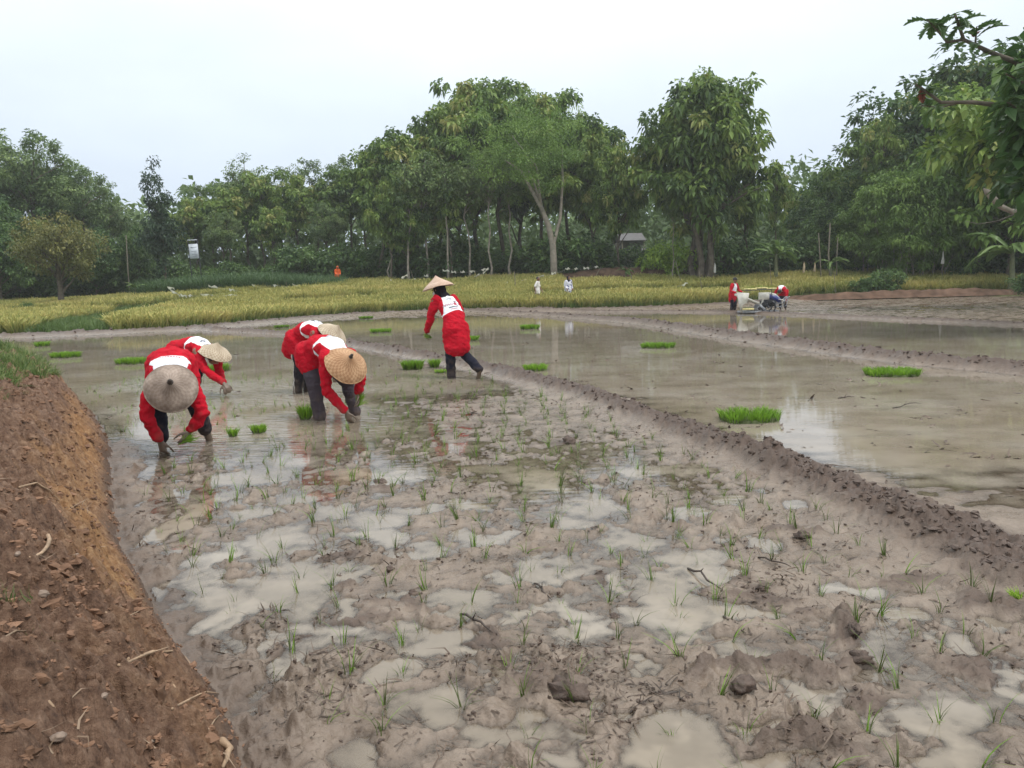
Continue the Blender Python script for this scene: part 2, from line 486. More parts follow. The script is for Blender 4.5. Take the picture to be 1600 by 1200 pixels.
    z = z * (1 - ff) + (zfar(X, Y) + 0.05 * fbm(X * .8, Y * .8, 3, 151)) * ff
    dry = np.clip(bw + clod * 0.8 + .55 * np.exp(-(sdb + .02) ** 2 / .16 ** 2), 0, 1)
    return dict(z=z, sdb=sdb, sdf=sdf, d1=d1, s1=s1, d2=d2, s2=s2, d3=d3, s3=s3, bw=bw, g1=g1, g2=g2, g3=g3, berm=berm, dry=dry, inB=inB, inC=inC, inD=inD)

# adaptive polar sheet: fine near the viewpoint, coarser with distance
TH = np.radians(np.concatenate([np.linspace(-84, -38, 46)[:-1], np.linspace(-38, 38, 670), np.linspace(38, 84, 46)[1:]]))
NT = len(TH)
rad = [0.7]
while rad[-1] < 64:
    d = rad[-1]
    rad.append(d + max(min(d * d * 0.00150, 0.0072 * d), 0.0056 if d > 1.9 else 0.02))
RAD = np.array(rad); NR = len(RAD)
TT, RR = np.meshgrid(TH, RAD)
GX = (np.sin(TT) * RR).ravel(); GY = (np.cos(TT) * RR).ravel()
G = terrain(GX, GY)
GZ = G["z"]
idx = np.arange(NR * NT).reshape(NR, NT)
Q = np.stack([idx[:-1, :-1], idx[:-1, 1:], idx[1:, 1:], idx[1:, :-1]], -1).reshape(-1, 4)
def qv(a): return np.asarray(a, float)[Q].mean(1)
q_bank = qv(G["sdb"]) > 0.02
q_field = (qv(G["sdf"]) > 0.0) & ~q_bank
q_b1 = (qv(G["g1"]) > .45) & ~q_bank & ~q_field
q_b2 = (qv(G["g2"]) > .45) & ~q_bank & ~q_field & ~q_b1
q_b3 = (qv(G["g3"]) > .45) & ~q_bank & ~q_field & ~q_b1 & ~q_b2
q_mud = ~(q_bank | q_field | q_b1 | q_b2 | q_b3)

def sub(name, sel, mat, attrs):
    q = Q[sel]
    u, inv = np.unique(q, return_inverse=True)
    V = np.stack([GX[u], GY[u], GZ[u]], -1)
    o = link(name, mesh(name, V, inv.reshape(-1, 4)[:, ::-1].copy() if False else inv.reshape(-1, 4), {k: a[u] for k, a in attrs.items()}), mat)
    tag(o, kind="structure")
    return o

# ---- mud material
def mud_material():
    m_, t, b, o = newmat("wet_mud")
    n = t.nodes.new; l = t.links.new
    geo = n("ShaderNodeNewGeometry")
    a = n("ShaderNodeAttribute"); a.attribute_name = "dry"
    hz = n("ShaderNodeAttribute"); hz.attribute_name = "lift"
    n1 = n("ShaderNodeTexNoise"); n1.inputs["Scale"].default_value = 3.0; n1.inputs["Detail"].default_value = 8; n1.inputs["Roughness"].default_value = 0.65
    l(geo.outputs["Position"], n1.inputs["Vector"])
    n2 = n("ShaderNodeTexNoise"); n2.inputs["Scale"].default_value = 42.0; n2.inputs["Detail"].default_value = 6; n2.inputs["Roughness"].default_value = 0.7
    l(geo.outputs["Position"], n2.inputs["Vector"])
    wet = ramp_node(t, [(0.28, (0.130, 0.096, 0.071)), (0.5, (0.195, 0.152, 0.118)), (0.72, (0.265, 0.213, 0.170))])
    l(n1.outputs["Fac"], wet.inputs[0])
    cl = ramp_node(t, [(0.3, (0.040, 0.025, 0.019)), (0.5, (0.076, 0.051, 0.039)), (0.72, (0.125, 0.091, 0.072))])
    l(n2.outputs["Fac"], cl.inputs[0])
    mx = n("ShaderNodeMix"); mx.data_type = 'RGBA'
    # crumbly earth where the attribute says clod, broken up by fine noise
    ad = n("ShaderNodeMath"); ad.operation = 'MULTIPLY_ADD'; ad.inputs[1].default_value = 0.9; ad.inputs[2].default_value = -0.45
    l(n2.outputs["Fac"], ad.inputs[0])
    sm = n("ShaderNodeMath"); sm.operation = 'ADD'; sm.use_clamp = True
    l(a.outputs["Fac"], sm.inputs[0]); l(ad.outputs[0], sm.inputs[1])
    l(sm.outputs[0], mx.inputs[0]); l(wet.outputs[0], mx.inputs[6]); l(cl.outputs[0], mx.inputs[7])
    # specks: bits of dark rotten straw in the surface
    v = n("ShaderNodeTexVoronoi"); v.inputs["Scale"].default_value = 30.0
    mpn = n("ShaderNodeMapping"); mpn.inputs["Scale"].default_value = (1.0, 0.35, 1.0); mpn.inputs["Rotation"].default_value = (0, 0, 0.7)
    nd = n("ShaderNodeTexNoise"); nd.inputs["Scale"].default_value = 9.0; nd.inputs["Detail"].default_value = 3
    l(geo.outputs["Position"], nd.inputs["Vector"])
    adv = n("ShaderNodeVectorMath"); adv.operation = 'MULTIPLY_ADD'; adv.inputs[1].default_value = (0.25, 0.25, 0.25)
    l(nd.outputs["Color"], adv.inputs[0]); l(geo.outputs["Position"], adv.inputs[2])
    l(adv.outputs[0], mpn.inputs[0]); l(mpn.outputs[0], v.inputs["Vector"])
    vr = n("ShaderNodeMapRange"); vr.inputs[1].default_value = 0.10; vr.inputs[2].default_value = 0.20; vr.inputs[3].default_value = 0.62; vr.inputs[4].default_value = 0.0
    l(v.outputs["Distance"], vr.inputs[0])
    mx2 = n("ShaderNodeMix"); mx2.data_type = 'RGBA'; mx2.inputs[7].default_value = (0.075, 0.052, 0.040, 1)
    l(vr.outputs[0], mx2.inputs[0]); l(mx.outputs[2], mx2.inputs[6])
    # soaked rim next to the water: darker and glossier
    wr_ = n("ShaderNodeMapRange"); wr_.inputs[1].default_value = 0.0; wr_.inputs[2].default_value = 0.011; wr_.inputs[3].default_value = 0.62; wr_.inputs[4].default_value = 1.0
    l(hz.outputs["Fac"], wr_.inputs[0])
    wm = n("ShaderNodeVectorMath"); wm.operation = 'SCALE'; l(mx2.outputs[2], wm.inputs[0]); l(wr_.outputs[0], wm.inputs["Scale"])
    l(wm.outputs[0], b.inputs["Base Color"])
    # gloss: wet film, dull on clods
    rr = n("ShaderNodeMapRange"); rr.inputs[1].default_value = 0.35; rr.inputs[2].default_value = 0.66; rr.inputs[3].default_value = 0.14; rr.inputs[4].default_value = 0.42
    l(n1.outputs["Fac"], rr.inputs[0])
    ra = n("ShaderNodeMath"); ra.operation = 'MULTIPLY_ADD'; ra.inputs[1].default_value = 0.3
    l(sm.outputs[0], ra.inputs[0]); l(rr.outputs[0], ra.inputs[2]); l(ra.outputs[0], b.inputs["Roughness"])
    b.inputs["IOR"].default_value = 1.36
    n3 = n("ShaderNodeTexNoise"); n3.inputs["Scale"].default_value = 85.0; n3.inputs["Detail"].default_value = 5; n3.inputs["Roughness"].default_value = 0.6
    l(geo.outputs["Position"], n3.inputs["Vector"])
    n4 = n("ShaderNodeTexNoise"); n4.inputs["Scale"].default_value = 14.0; n4.inputs["Detail"].default_value = 6
    l(geo.outputs["Position"], n4.inputs["Vector"])
    b1 = n("ShaderNodeBump"); b1.inputs["Strength"].default_value = 0.55; b1.inputs["Distance"].default_value = 0.010
    l(n3.outputs["Fac"], b1.inputs["Height"])
    b2 = n("ShaderNodeBump"); b2.inputs["Strength"].default_value = 0.5; b2.inputs["Distance"].default_value = 0.03
    l(n4.outputs["Fac"], b2.inputs["Height"]); l(b1.outputs[0], b2.inputs["Normal"])
    l(b2.outputs[0], b.inputs["Normal"])
    return m_

def bank_material():
    m_, t, b, o = newmat("red_brown_earth")
    n = t.nodes.new; l = t.links.new
    geo = n("ShaderNodeNewGeometry")
    foot = n("ShaderNodeAttribute"); foot.attribute_name = "foot"
    cut = n("ShaderNodeAttribute"); cut.attribute_name = "cut"
    n1 = n("ShaderNodeTexNoise"); n1.inputs["Scale"].default_value = 26.0; n1.inputs["Detail"].default_value = 8; n1.inputs["Roughness"].default_value = 0.7
    l(geo.outputs["Position"], n1.inputs["Vector"])
    n2 = n("ShaderNodeTexNoise"); n2.inputs["Scale"].default_value = 2.6; n2.inputs["Detail"].default_value = 6
    l(geo.outputs["Position"], n2.inputs["Vector"])
    dark = ramp_node(t, [(0.3, (0.060, 0.033, 0.022)), (0.45, (0.150, 0.086, 0.056)), (0.60, (0.235, 0.146, 0.098)), (0.78, (0.38, 0.27, 0.195))])
    l(n1.outputs["Fac"], dark.inputs[0])
    ora = ramp_node(t, [(0.3, (0.17, 0.076, 0.028)), (0.5, (0.34, 0.180, 0.075)), (0.7, (0.48, 0.30, 0.145))])
    l(n1.outputs["Fac"], ora.inputs[0])
    grey = ramp_node(t, [(0.3, (0.13, 0.092, 0.072)), (0.55, (0.23, 0.175, 0.14)), (0.75, (0.36, 0.29, 0.245))])
    l(n1.outputs["Fac"], grey.inputs[0])
    f1 = n("ShaderNodeMath"); f1.operation = 'MULTIPLY_ADD'; f1.inputs[1].default_value = 2.2; f1.inputs[2].default_value = -1.1
    l(n2.outputs["Fac"], f1.inputs[0])
    f2 = n("ShaderNodeMath"); f2.operation = 'ADD'; f2.use_clamp = True
    l(cut.outputs["Fac"], f2.inputs[0]); l(f1.outputs[0], f2.inputs[1])
    m1 = n("ShaderNodeMix"); m1.data_type = 'RGBA'
    cm = n("ShaderNodeMath"); cm.operation = 'MULTIPLY'
    l(f2.outputs[0], cm.inputs[0]); cm.inputs[1].default_value = 0.85
    l(cm.outputs[0], m1.inputs[0]); l(dark.outputs[0], m1.inputs[6]); l(ora.outputs[0], m1.inputs[7])
    n5 = n("ShaderNodeTexNoise"); n5.inputs["Scale"].default_value = 4.3; n5.inputs["Detail"].default_value = 7
    l(geo.outputs["Position"], n5.inputs["Vector"])
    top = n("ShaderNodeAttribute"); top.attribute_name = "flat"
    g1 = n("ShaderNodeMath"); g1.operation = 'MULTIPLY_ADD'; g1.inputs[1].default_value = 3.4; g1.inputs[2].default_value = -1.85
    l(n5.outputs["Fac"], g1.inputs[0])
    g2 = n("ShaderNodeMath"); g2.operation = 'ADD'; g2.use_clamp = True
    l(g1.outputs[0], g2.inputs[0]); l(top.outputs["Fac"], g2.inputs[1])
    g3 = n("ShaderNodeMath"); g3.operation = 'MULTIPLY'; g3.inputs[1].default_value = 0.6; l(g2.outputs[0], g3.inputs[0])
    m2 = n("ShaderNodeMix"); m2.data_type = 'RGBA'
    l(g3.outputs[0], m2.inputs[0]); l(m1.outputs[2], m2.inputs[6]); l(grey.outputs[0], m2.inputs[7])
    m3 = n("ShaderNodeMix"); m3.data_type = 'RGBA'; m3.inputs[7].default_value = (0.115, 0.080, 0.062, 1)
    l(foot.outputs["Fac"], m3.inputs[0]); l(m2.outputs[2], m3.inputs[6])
    l(m3.outputs[2], b.inputs["Base Color"])
    b.inputs["Roughness"].default_value = 0.85
    b.inputs["Specular IOR Level"].default_value = 0.25
    n3 = n("ShaderNodeTexNoise"); n3.inputs["Scale"].default_value = 60.0; n3.inputs["Detail"].default_value = 6; n3.inputs["Roughness"].default_value = 0.7
    l(geo.outputs["Position"], n3.inputs["Vector"])
    b1 = n("ShaderNodeBump"); b1.inputs["Strength"].default_value = 1.0; b1.inputs["Distance"].default_value = 0.024
    l(n3.outputs["Fac"], b1.inputs["Height"]); l(b1.outputs[0], b.inputs["Normal"])
    return m_

def field_material():
    return simple("field_soil_green", (0.085, 0.10, 0.03), 0.9, 0.5, 1.3, spec=0.1, coord="Object")

def water_material():
    """muddy water: gloss on top; what is beneath fades with the depth of the water"""
    m_, t, b, o = newmat("muddy_water")
    n = t.nodes.new; l = t.links.new
    geo = n("ShaderNodeNewGeometry")
    a = n("ShaderNodeAttribute"); a.attribute_name = "depth"
    ex = n("ShaderNodeMath"); ex.operation = 'MULTIPLY'; ex.inputs[1].default_value = -1 / 0.021
    l(a.outputs["Fac"], ex.inputs[0])
    ee = n("ShaderNodeMath"); ee.operation = 'EXPONENT'; l(ex.outputs[0], ee.inputs[0])
    nz = n("ShaderNodeTexNoise"); nz.inputs["Scale"].default_value = 0.9; nz.inputs["Detail"].default_value = 5
    l(geo.outputs["Position"], nz.inputs["Vector"])
    c = ramp_node(t, [(0.3, (0.25, 0.205, 0.150)), (0.5, (0.31, 0.262, 0.205)), (0.7, (0.38, 0.335, 0.28))])
    l(nz.outputs["Fac"], c.inputs[0])
    dif = n("ShaderNodeBsdfDiffuse"); l(c.outputs[0], dif.inputs["Color"])
    tra = n("ShaderNodeBsdfTransparent"); tra.inputs["Color"].default_value = (0.93, 0.90, 0.86, 1)
    mxs = n("ShaderNodeMixShader"); l(ee.outputs[0], mxs.inputs[0]); l(dif.outputs[0], mxs.inputs[1]); l(tra.outputs[0], mxs.inputs[2])
    gl = n("ShaderNodeBsdfGlossy"); gl.inputs["Roughness"].default_value = 0.025
    fr = n("ShaderNodeFresnel"); fr.inputs["IOR"].default_value = 1.38
    mpn = n("ShaderNodeMapping"); mpn.inputs["Scale"].default_value = (0.55, 2.6, 1.0)
    l(geo.outputs["Position"], mpn.inputs[0])
    w1 = n("ShaderNodeTexNoise"); w1.inputs["Scale"].default_value = 6.0; w1.inputs["Detail"].default_value = 3; w1.inputs["Roughness"].default_value = 0.45
    l(mpn.outputs[0], w1.inputs["Vector"])
    rp = n("ShaderNodeAttribute"); rp.attribute_name = "ripple"
    bm = n("ShaderNodeBump"); bm.inputs["Strength"].default_value = 0.03; bm.inputs["Distance"].default_value = 0.02
    l(w1.outputs["Fac"], bm.inputs["Height"])
    # strong ripples only where people stir the water
    w2 = n("ShaderNodeTexNoise"); w2.inputs["Scale"].default_value = 7.0; w2.inputs["Detail"].default_value = 2
    mp2 = n("ShaderNodeMapping"); mp2.inputs["Scale"].default_value = (0.6, 2.2, 1.0); l(geo.outputs["Position"], mp2.inputs[0]); l(mp2.outputs[0], w2.inputs["Vector"])
    b2 = n("ShaderNodeBump"); b2.inputs["Distance"].default_value = 0.03
    l(rp.outputs["Fac"], b2.inputs["Strength"]); l(w2.outputs["Fac"], b2.inputs["Height"]); l(bm.outputs[0], b2.inputs["Normal"])
    l(b2.outputs[0], fr.inputs["Normal"]); l(b2.outputs[0], gl.inputs["Normal"])
    m2 = n("ShaderNodeMixShader"); l(fr.outputs[0], m2.inputs[0]); l(mxs.outputs[0], m2.inputs[1]); l(gl.outputs[0], m2.inputs[2])
    l(m2.outputs[0], o.inputs["Surface"])
    return m_

MUD = mud_material(); BANKM = bank_material(); FIELDM = field_material(); WATERM = water_material()
at_mud = dict(dry=G["dry"], lift=np.where(G["inC"], GZ + .15, GZ))
sub("mud_ground", q_mud, MUD, at_mud)
sub("mud_bund", q_b1, MUD, at_mud); sub("mud_bund", q_b2, MUD, at_mud); sub("mud_bund", q_b3, MUD, at_mud)
_sd = G["sdb"]
_cut = np.exp(-((_sd - 0.20 - 0.10 * fbm(GX * 1.1, GY * 1.1, 2, 171)) / 0.17) ** 2) * (0.35 + 0.65 * sstep(2.4, 3.6, GY)) * sstep(10.5, 6.0, GY)
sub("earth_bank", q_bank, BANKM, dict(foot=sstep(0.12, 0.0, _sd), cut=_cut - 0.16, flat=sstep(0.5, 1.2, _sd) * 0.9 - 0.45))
sub("field_ground", q_field, FIELDM, dict(lift=GZ))

# ---- water sheets: one level for the near plots, a lower one beyond the second bund
def water(name, sel_zone, level, ripple):
    dep = level - GZ
    qd = dep[Q]
    s = (qd.max(1) > -0.002) & sel_zone
    q = Q[s]
    u, inv = np.unique(q, return_inverse=True)
    V = np.stack([GX[u], GY[u], np.full(len(u), level) ], -1)
    o = link(name, mesh(name, V, inv.reshape(-1, 4), dict(depth=np.clip(dep[u], 0, 1), ripple=ripple[u])), WATERM)
    tag(o, kind="structure")
rip = np.zeros(len(GX))
for (px, py, r_, s_) in ((370, 606, 1.0, .5), (345, 690, .8, .35), (262, 705, .8, .35), (215, 600, 1.2, .25), (470, 612, 1.2, .35), (520, 655, 0.9, .3), (700, 590, 1.0, .3)):
    c = at(px, py); rip = np.maximum(rip, s_ * np.exp(-(((GX - c[0]) ** 2 + (GY - c[1]) ** 2) / r_ ** 2)))
near_zone = qv((~G["inC"]) & (G["sdf"] < 0.2)) > 0.5
low_zone = qv(G["inC"] & (G["sdf"] < 0.2)) > 0.5
water("paddy_water", near_zone & ~q_bank, 0.0, rip)
water("paddy_water", low_zone & ~q_bank, -0.15, rip * 0)

# ---- coarse land all round, out to the horizon
ang = np.linspace(-PI, PI, 181)
rr2 = np.array([0.0, 0.9, 3, 8, 16, 30, 50, 63.5, 75, 95, 130, 200, 400, 900, 2000])
A2, R2 = np.meshgrid(ang, rr2)
X2 = np.sin(A2) * R2; Y2 = np.cos(A2) * R2
Z2 = np.where(R2 < 60, -0.55, 0.0)
inside = (np.abs(A2) < math.radians(86)) & (R2 < 63)
zz = zfar(X2, Y2)
Z2 = np.where((R2 >= 62) & (np.abs(A2) < math.radians(86)), zz - 0.02, np.where(inside, -0.6, np.where(R2 < 62, -0.3, 0.1)))
Z2 = np.where(R2 > 190, np.where(np.abs(A2) < 1.2, 2.0, 0.5), Z2)
id2 = np.arange(A2.size).reshape(A2.shape)
q2 = np.stack([id2[:-1, :-1], id2[:-1, 1:], id2[1:, 1:], id2[1:, :-1]], -1).reshape(-1, 4)
land = link("land", mesh("land", np.stack([X2.ravel(), Y2.ravel(), Z2.ravel()], -1), q2), simple("far_land", (0.07, 0.085, 0.03), 0.9, 0.4, 0.4, spec=0.1))
tag(land, kind="structure")

def zat(x, y):
    return float(terrain(np.array([x]), np.array([y]))["z"][0])
def ground_pt(px, py, z0=0.0):
    """where the ground is seen at a pixel, found by a few fixed-point steps"""
    z = z0
    for _ in range(6):
        p = at(px, py, z); z = 0.5 * z + 0.5 * zat(p[0], p[1])
    return at(px, py, z)
# ------------------------------------------------------------------ haze
hb_ = MB(); hb_.box((0, 60, 14), (260, 260, 31.0))
hm = bpy.data.materials.new("haze"); hm.use_nodes = True
ht = hm.node_tree; ht.nodes.remove(ht.nodes["Principled BSDF"])
pv = ht.nodes.new("ShaderNodeVolumePrincipled")
pv.inputs["Color"].default_value = (0.93, 0.97, 1.0, 1)
pv.inputs["Density"].default_value = 0.0006
pv.inputs["Anisotropy"].default_value = 0.2
ht.links.new(pv.outputs[0], ht.nodes["Material Output"].inputs["Volume"])
tag(hb_.build("haze", hm, smooth=False), kind="stuff")

# ------------------------------------------------------------------ trees
BARK = simple("bark_grey_brown", (0.11, 0.092, 0.072), 0.9, 0.4, 3.0, bump=0.5, bscale=14, spec=0.2)
BARKP = simple("bark_pale", (0.25, 0.22, 0.18), 0.9, 0.3, 3.0, bump=0.4, bscale=14, spec=0.2)
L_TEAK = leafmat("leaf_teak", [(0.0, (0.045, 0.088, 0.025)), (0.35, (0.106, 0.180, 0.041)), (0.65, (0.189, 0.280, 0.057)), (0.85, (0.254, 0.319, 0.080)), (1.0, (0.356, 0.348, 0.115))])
L_DARK = leafmat("leaf_dark_green", [(0.0, (0.030, 0.067, 0.023)), (0.5, (0.076, 0.144, 0.041)), (1.0, (0.166, 0.264, 0.063))])
L_AIRY = leafmat("leaf_grey_green", [(0.0, (0.068, 0.113, 0.046)), (0.5, (0.144, 0.216, 0.078)), (1.0, (0.257, 0.336, 0.115))])
L_FEA = leafmat("leaf_feathery_green", [(0.0, (0.076, 0.144, 0.032)), (0.5, (0.144, 0.248, 0.052)), (1.0, (0.257, 0.376, 0.081))])
L_OLIVE = leafmat("leaf_olive_brown", [(0.0, (0.083, 0.096, 0.030)), (0.5, (0.159, 0.168, 0.048)), (1.0, (0.287, 0.264, 0.086))])
L_BAM = leafmat("leaf_bamboo_green", [(0.0, (0.085, 0.15, 0.035)), (0.5, (0.15, 0.25, 0.055)), (1.0, (0.24, 0.35, 0.085))], trans=.35)
L_BLACK = leafmat("leaf_blackish_green", [(0.0, (0.014, 0.034, 0.020)), (0.5, (0.032, 0.066, 0.034)), (1.0, (0.07, 0.12, 0.05))])
L_LIME = leafmat("leaf_lime", [(0.0, (0.121, 0.208, 0.029)), (0.5, (0.227, 0.353, 0.046)), (1.0, (0.378, 0.513, 0.081))])

def leaves(P, D, L, W, tint, fold=0.18, droop=0.3):
    """leaf quads: base points P, directions D, one rhombus each bent along its length"""
    n = len(P)
    L = np.broadcast_to(L, (n,))[:, None]; W = np.broadcast_to(W, (n,))[:, None]
    D = D / np.linalg.norm(D, axis=1, keepdims=True)
    Z = np.array([0, 0, 1.0])
    S = np.cross(D, Z); S = S / np.maximum(np.linalg.norm(S, axis=1, keepdims=True), 1e-6)
    Nn = np.cross(S, D)
    roll = rng.normal(0, 0.5, (n, 1))
    S2 = S * np.cos(roll) + Nn * np.sin(roll)
    mid = P + D * L * 0.5
    tip = P + D * L - Z * L * droop
    a = mid + S2 * W * 0.5 - Z * L * fold * 0.3
    b = mid - S2 * W * 0.5 - Z * L * fold * 0.3
    V = np.stack([P, a, tip, b], 1).reshape(-1, 3)
    F = np.arange(4 * n).reshape(n, 4)
    return V, F, np.repeat(tint, 4)

def limb_tubes(mb, segs, seg=6):
    for pts, rad in segs: mb.tube(pts, rad, seg)

def curve(p0, p1, sag, n=5, wob=0.06):
    p0 = np.array(p0, float); p1 = np.array(p1, float)
    L = np.linalg.norm(p1 - p0)
    o = []
    for i in range(n):
        t = i / (n - 1)
        p = p0 * (1 - t) + p1 * t
        p = p + np.array([0, 0, sag * L * math.sin(t * PI)])
        if 0 < i < n - 1: p = p + rng.normal(0, wob * L * 0.3, 3)
        o.append(p)
    return o

def tree_meshes(kind, seed, H, CR, base, nclump, nleaf, L, W, shape="round", lean=(0, 0), trunk_r=None, stems=1, clump_r=0.9, droop=0.5, gap=0.0, flat=1.0):
    """unit tree at real size: returns trunk mesh and crown mesh"""
    global rng
    keep = rng; rng = np.random.default_rng(seed)
    tr = MB(); trunk_r = trunk_r or H * 0.013
    cz0 = H * base; cc = np.array([lean[0] * H, lean[1] * H, (cz0 + H) / 2]); cr = np.array([CR, CR, (H - cz0) / 2])
    C = []
    tries = 0
    while len(C) < nclump and tries < nclump * 40:
        tries += 1
        v = rng.normal(0, 1, 3); v /= np.linalg.norm(v)
        r = rng.random() ** 0.42
        if shape == "round": k = 1.0
        elif shape == "vase": k = 0.55 + 0.55 * (v[2] * .5 + .5)
        elif shape == "cone": k = 1.05 - 0.5 * (v[2] * .5 + .5)
        elif shape == "tall": k = 0.8 + 0.35 * math.sin(v[2] * 6 + seed)
        else: k = 1
        # lumpy outline: the reach of the crown varies with the direction
        k *= 0.80 + 0.40 * (0.5 + 0.5 * math.sin(3 * math.atan2(v[1], v[0]) + 5 * v[2] + seed * 1.7)) * (0.6 + 0.4 * rng.random())
        p = cc + v * cr * r * k
        if p[2] < cz0 * 0.85: continue
        C.append(p)
    C = np.array(C)
    top = np.array([lean[0] * H, lean[1] * H, cz0 + (H - cz0) * 0.55])
    segs = []
    roots = []
    for s in range(stems):
        a = 2 * PI * s / max(stems, 1) + seed
        off = 0 if stems == 1 else 0.03 * H
        b0 = np.array([math.cos(a) * off, math.sin(a) * off, -0.3])
        tp = top + (np.array([math.cos(a), math.sin(a), 0]) * CR * 0.35 if stems > 1 else 0)
        pts = curve(b0, tp, 0, 7, 0.05)
        r_ = trunk_r if stems == 1 else trunk_r * 0.7
        segs.append((pts, [r_ * 1.45] + [r_ * (1 - 0.12 * i) for i in range(1, 7)]))
        roots.append(pts)
    for i in range(0, len(C), max(1, len(C) // 26)):
        pts0 = roots[i % stems]
        tz = max(pts0[-1][2], 1e-3); f_ = min(.98, max(.25, (C[i][2] - .55 * CR) / tz)) * 6
        k = min(5, int(f_)); start = pts0[k] * (1 - (f_ - k)) + pts0[k + 1] * (f_ - k)
        segs.append((curve(start, C[i], 0.06, 5), [trunk_r * .42, trunk_r * .34, trunk_r * .25, trunk_r * .16, trunk_r * .07]))
    limb_tubes(tr, segs)
    # leaves
    per = max(1, nleaf // len(C))
    ci = np.repeat(np.arange(len(C)), per)
    n = len(ci)
    d = rng.normal(0, 1, (n, 3)); d /= np.linalg.norm(d, axis=1, keepdims=True)
    rad_ = clump_r * (rng.random(n) ** 0.45) * rng.uniform(0.6, 1.25, len(C))[ci]
    P = C[ci] + d * rad_[:, None] * np.array([1, 1, 0.75 * flat])
    D = d * 0.7 + rng.normal(0, 0.5, (n, 3)) + np.array([0, 0, -0.15])
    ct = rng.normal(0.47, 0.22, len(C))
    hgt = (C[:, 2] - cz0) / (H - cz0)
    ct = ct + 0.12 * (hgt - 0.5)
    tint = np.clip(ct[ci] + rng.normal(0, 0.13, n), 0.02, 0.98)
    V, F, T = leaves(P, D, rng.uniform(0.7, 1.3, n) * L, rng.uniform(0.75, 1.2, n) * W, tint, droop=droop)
    rng = keep
    return tr.mesh(kind + "_trunk"), mesh(kind + "_crown", V, F, dict(tint=T), smooth=False)

ORD = 'first second third fourth fifth sixth seventh eighth ninth tenth eleventh twelfth thirteenth fourteenth'.split()
def ordl(lst, i):
    return ORD[sorted(range(len(lst)), key=lambda k: lst[k][0]).index(i)]
KINDS = {}
def kind(name, leafm, barkm, variants, **k):
    KINDS[name] = []
    for s in range(variants):
        a, b = tree_meshes(name, 100 + s * 7 + len(KINDS) * 31, **k)
        a.materials.append(barkm); b.materials.append(leafm)
        KINDS[name].append((a, b, k["H"]))
kind("teak", L_TEAK, BARK, 3, H=15, CR=4.3, base=0.30, nclump=150, nleaf=9500, L=0.46, W=0.27, clump_r=0.68, droop=0.55, stems=1)
kind("lush", L_FEA, BARK, 2, H=15, CR=4.6, base=0.16, nclump=190, nleaf=11000, L=0.50, W=0.29, clump_r=0.72, droop=0.5)
kind("teak_slim", L_TEAK, BARK, 2, H=14, CR=2.7, base=0.42, nclump=75, nleaf=4600, L=0.44, W=0.26, clump_r=0.62, droop=0.55)
kind("airy", L_AIRY, BARK, 3, H=14, CR=3.6, base=0.40, nclump=130, nleaf=10000, L=0.26, W=0.14, clump_r=0.58, droop=0.3, shape="vase")
kind("feathery", L_FEA, BARKP, 2, H=13, CR=5.0, base=0.34, nclump=240, nleaf=17000, L=0.20, W=0.085, clump_r=0.9, droop=0.2, flat=0.6)
kind("dense", L_DARK, BARK, 3, H=11, CR=3.8, base=0.14, nclump=150, nleaf=9500, L=0.34, W=0.18, clump_r=0.70, droop=0.35)
kind("column", L_BLACK, BARK, 1, H=12, CR=2.3, base=0.10, nclump=120, nleaf=8500, L=0.34, W=0.19, clump_r=0.72, droop=0.3, shape="tall")
kind("shade", L_OLIVE, BARK, 1, H=9, CR=4.2, base=0.34, nclump=170, nleaf=10500, L=0.26, W=0.14, clump_r=0.75, droop=0.3, trunk_r=0.34)
kind("olive", L_OLIVE, BARK, 2, H=9, CR=4.0, base=0.24, nclump=170, nleaf=10000, L=0.24, W=0.12, clump_r=0.75, droop=0.3)
kind("bamboo", L_BAM, BARKP, 2, H=13, CR=3.6, base=0.05, nclump=150, nleaf=11000, L=0.36, W=0.12, clump_r=0.75, droop=0.5, shape="cone", stems=5, trunk_r=0.10)
kind("shrub", L_DARK, BARK, 2, H=2.2, CR=1.5, base=0.02, nclump=60, nleaf=3200, L=0.20, W=0.11, clump_r=0.42, droop=0.3, trunk_r=0.04)
kind("shrub_lime", L_LIME, BARK, 1, H=2.2, CR=1.6, base=0.02, nclump=60, nleaf=3200, L=0.20, W=0.11, clump_r=0.42, droop=0.3, trunk_r=0.04)
kind("bare_stem", L_AIRY, BARKP, 2, H=12, CR=1.7, base=0.62, nclump=46, nleaf=2200, L=0.32, W=0.17, clump_r=0.6, droop=0.3, trunk_r=0.13)

def tree(name, k, label, group=None, px=None, Y=60, top=None, x=None, height=None, width=1.0, rz=None, base_z=None, cat="tree", var=None):
    """px, Y: where its foot stands; top: pixel row its crown reaches"""
    q = KINDS[k]
    var = rng.integers(0, len(q)) if var is None else var
    tm, cm, H = q[int(var) % len(q)]
    xx = atY(px, 440, Y)[0] if x is None else x
    bz = float(zfar(np.array([xx]), np.array([float(Y)]))[0]) - 0.05 if base_z is None else base_z
    h = height if height else atY(px, top, Y)[2] - bz
    s = h / H
    o = empty(name, (xx, Y, bz), rng.uniform(0, 6.28) if rz is None else rz)
    o.scale = (s * width, s * width, s)
    tag(o, label, cat, group)
    link("trunk", tm, parent=o)
    link("crown", cm, parent=o)
    return o
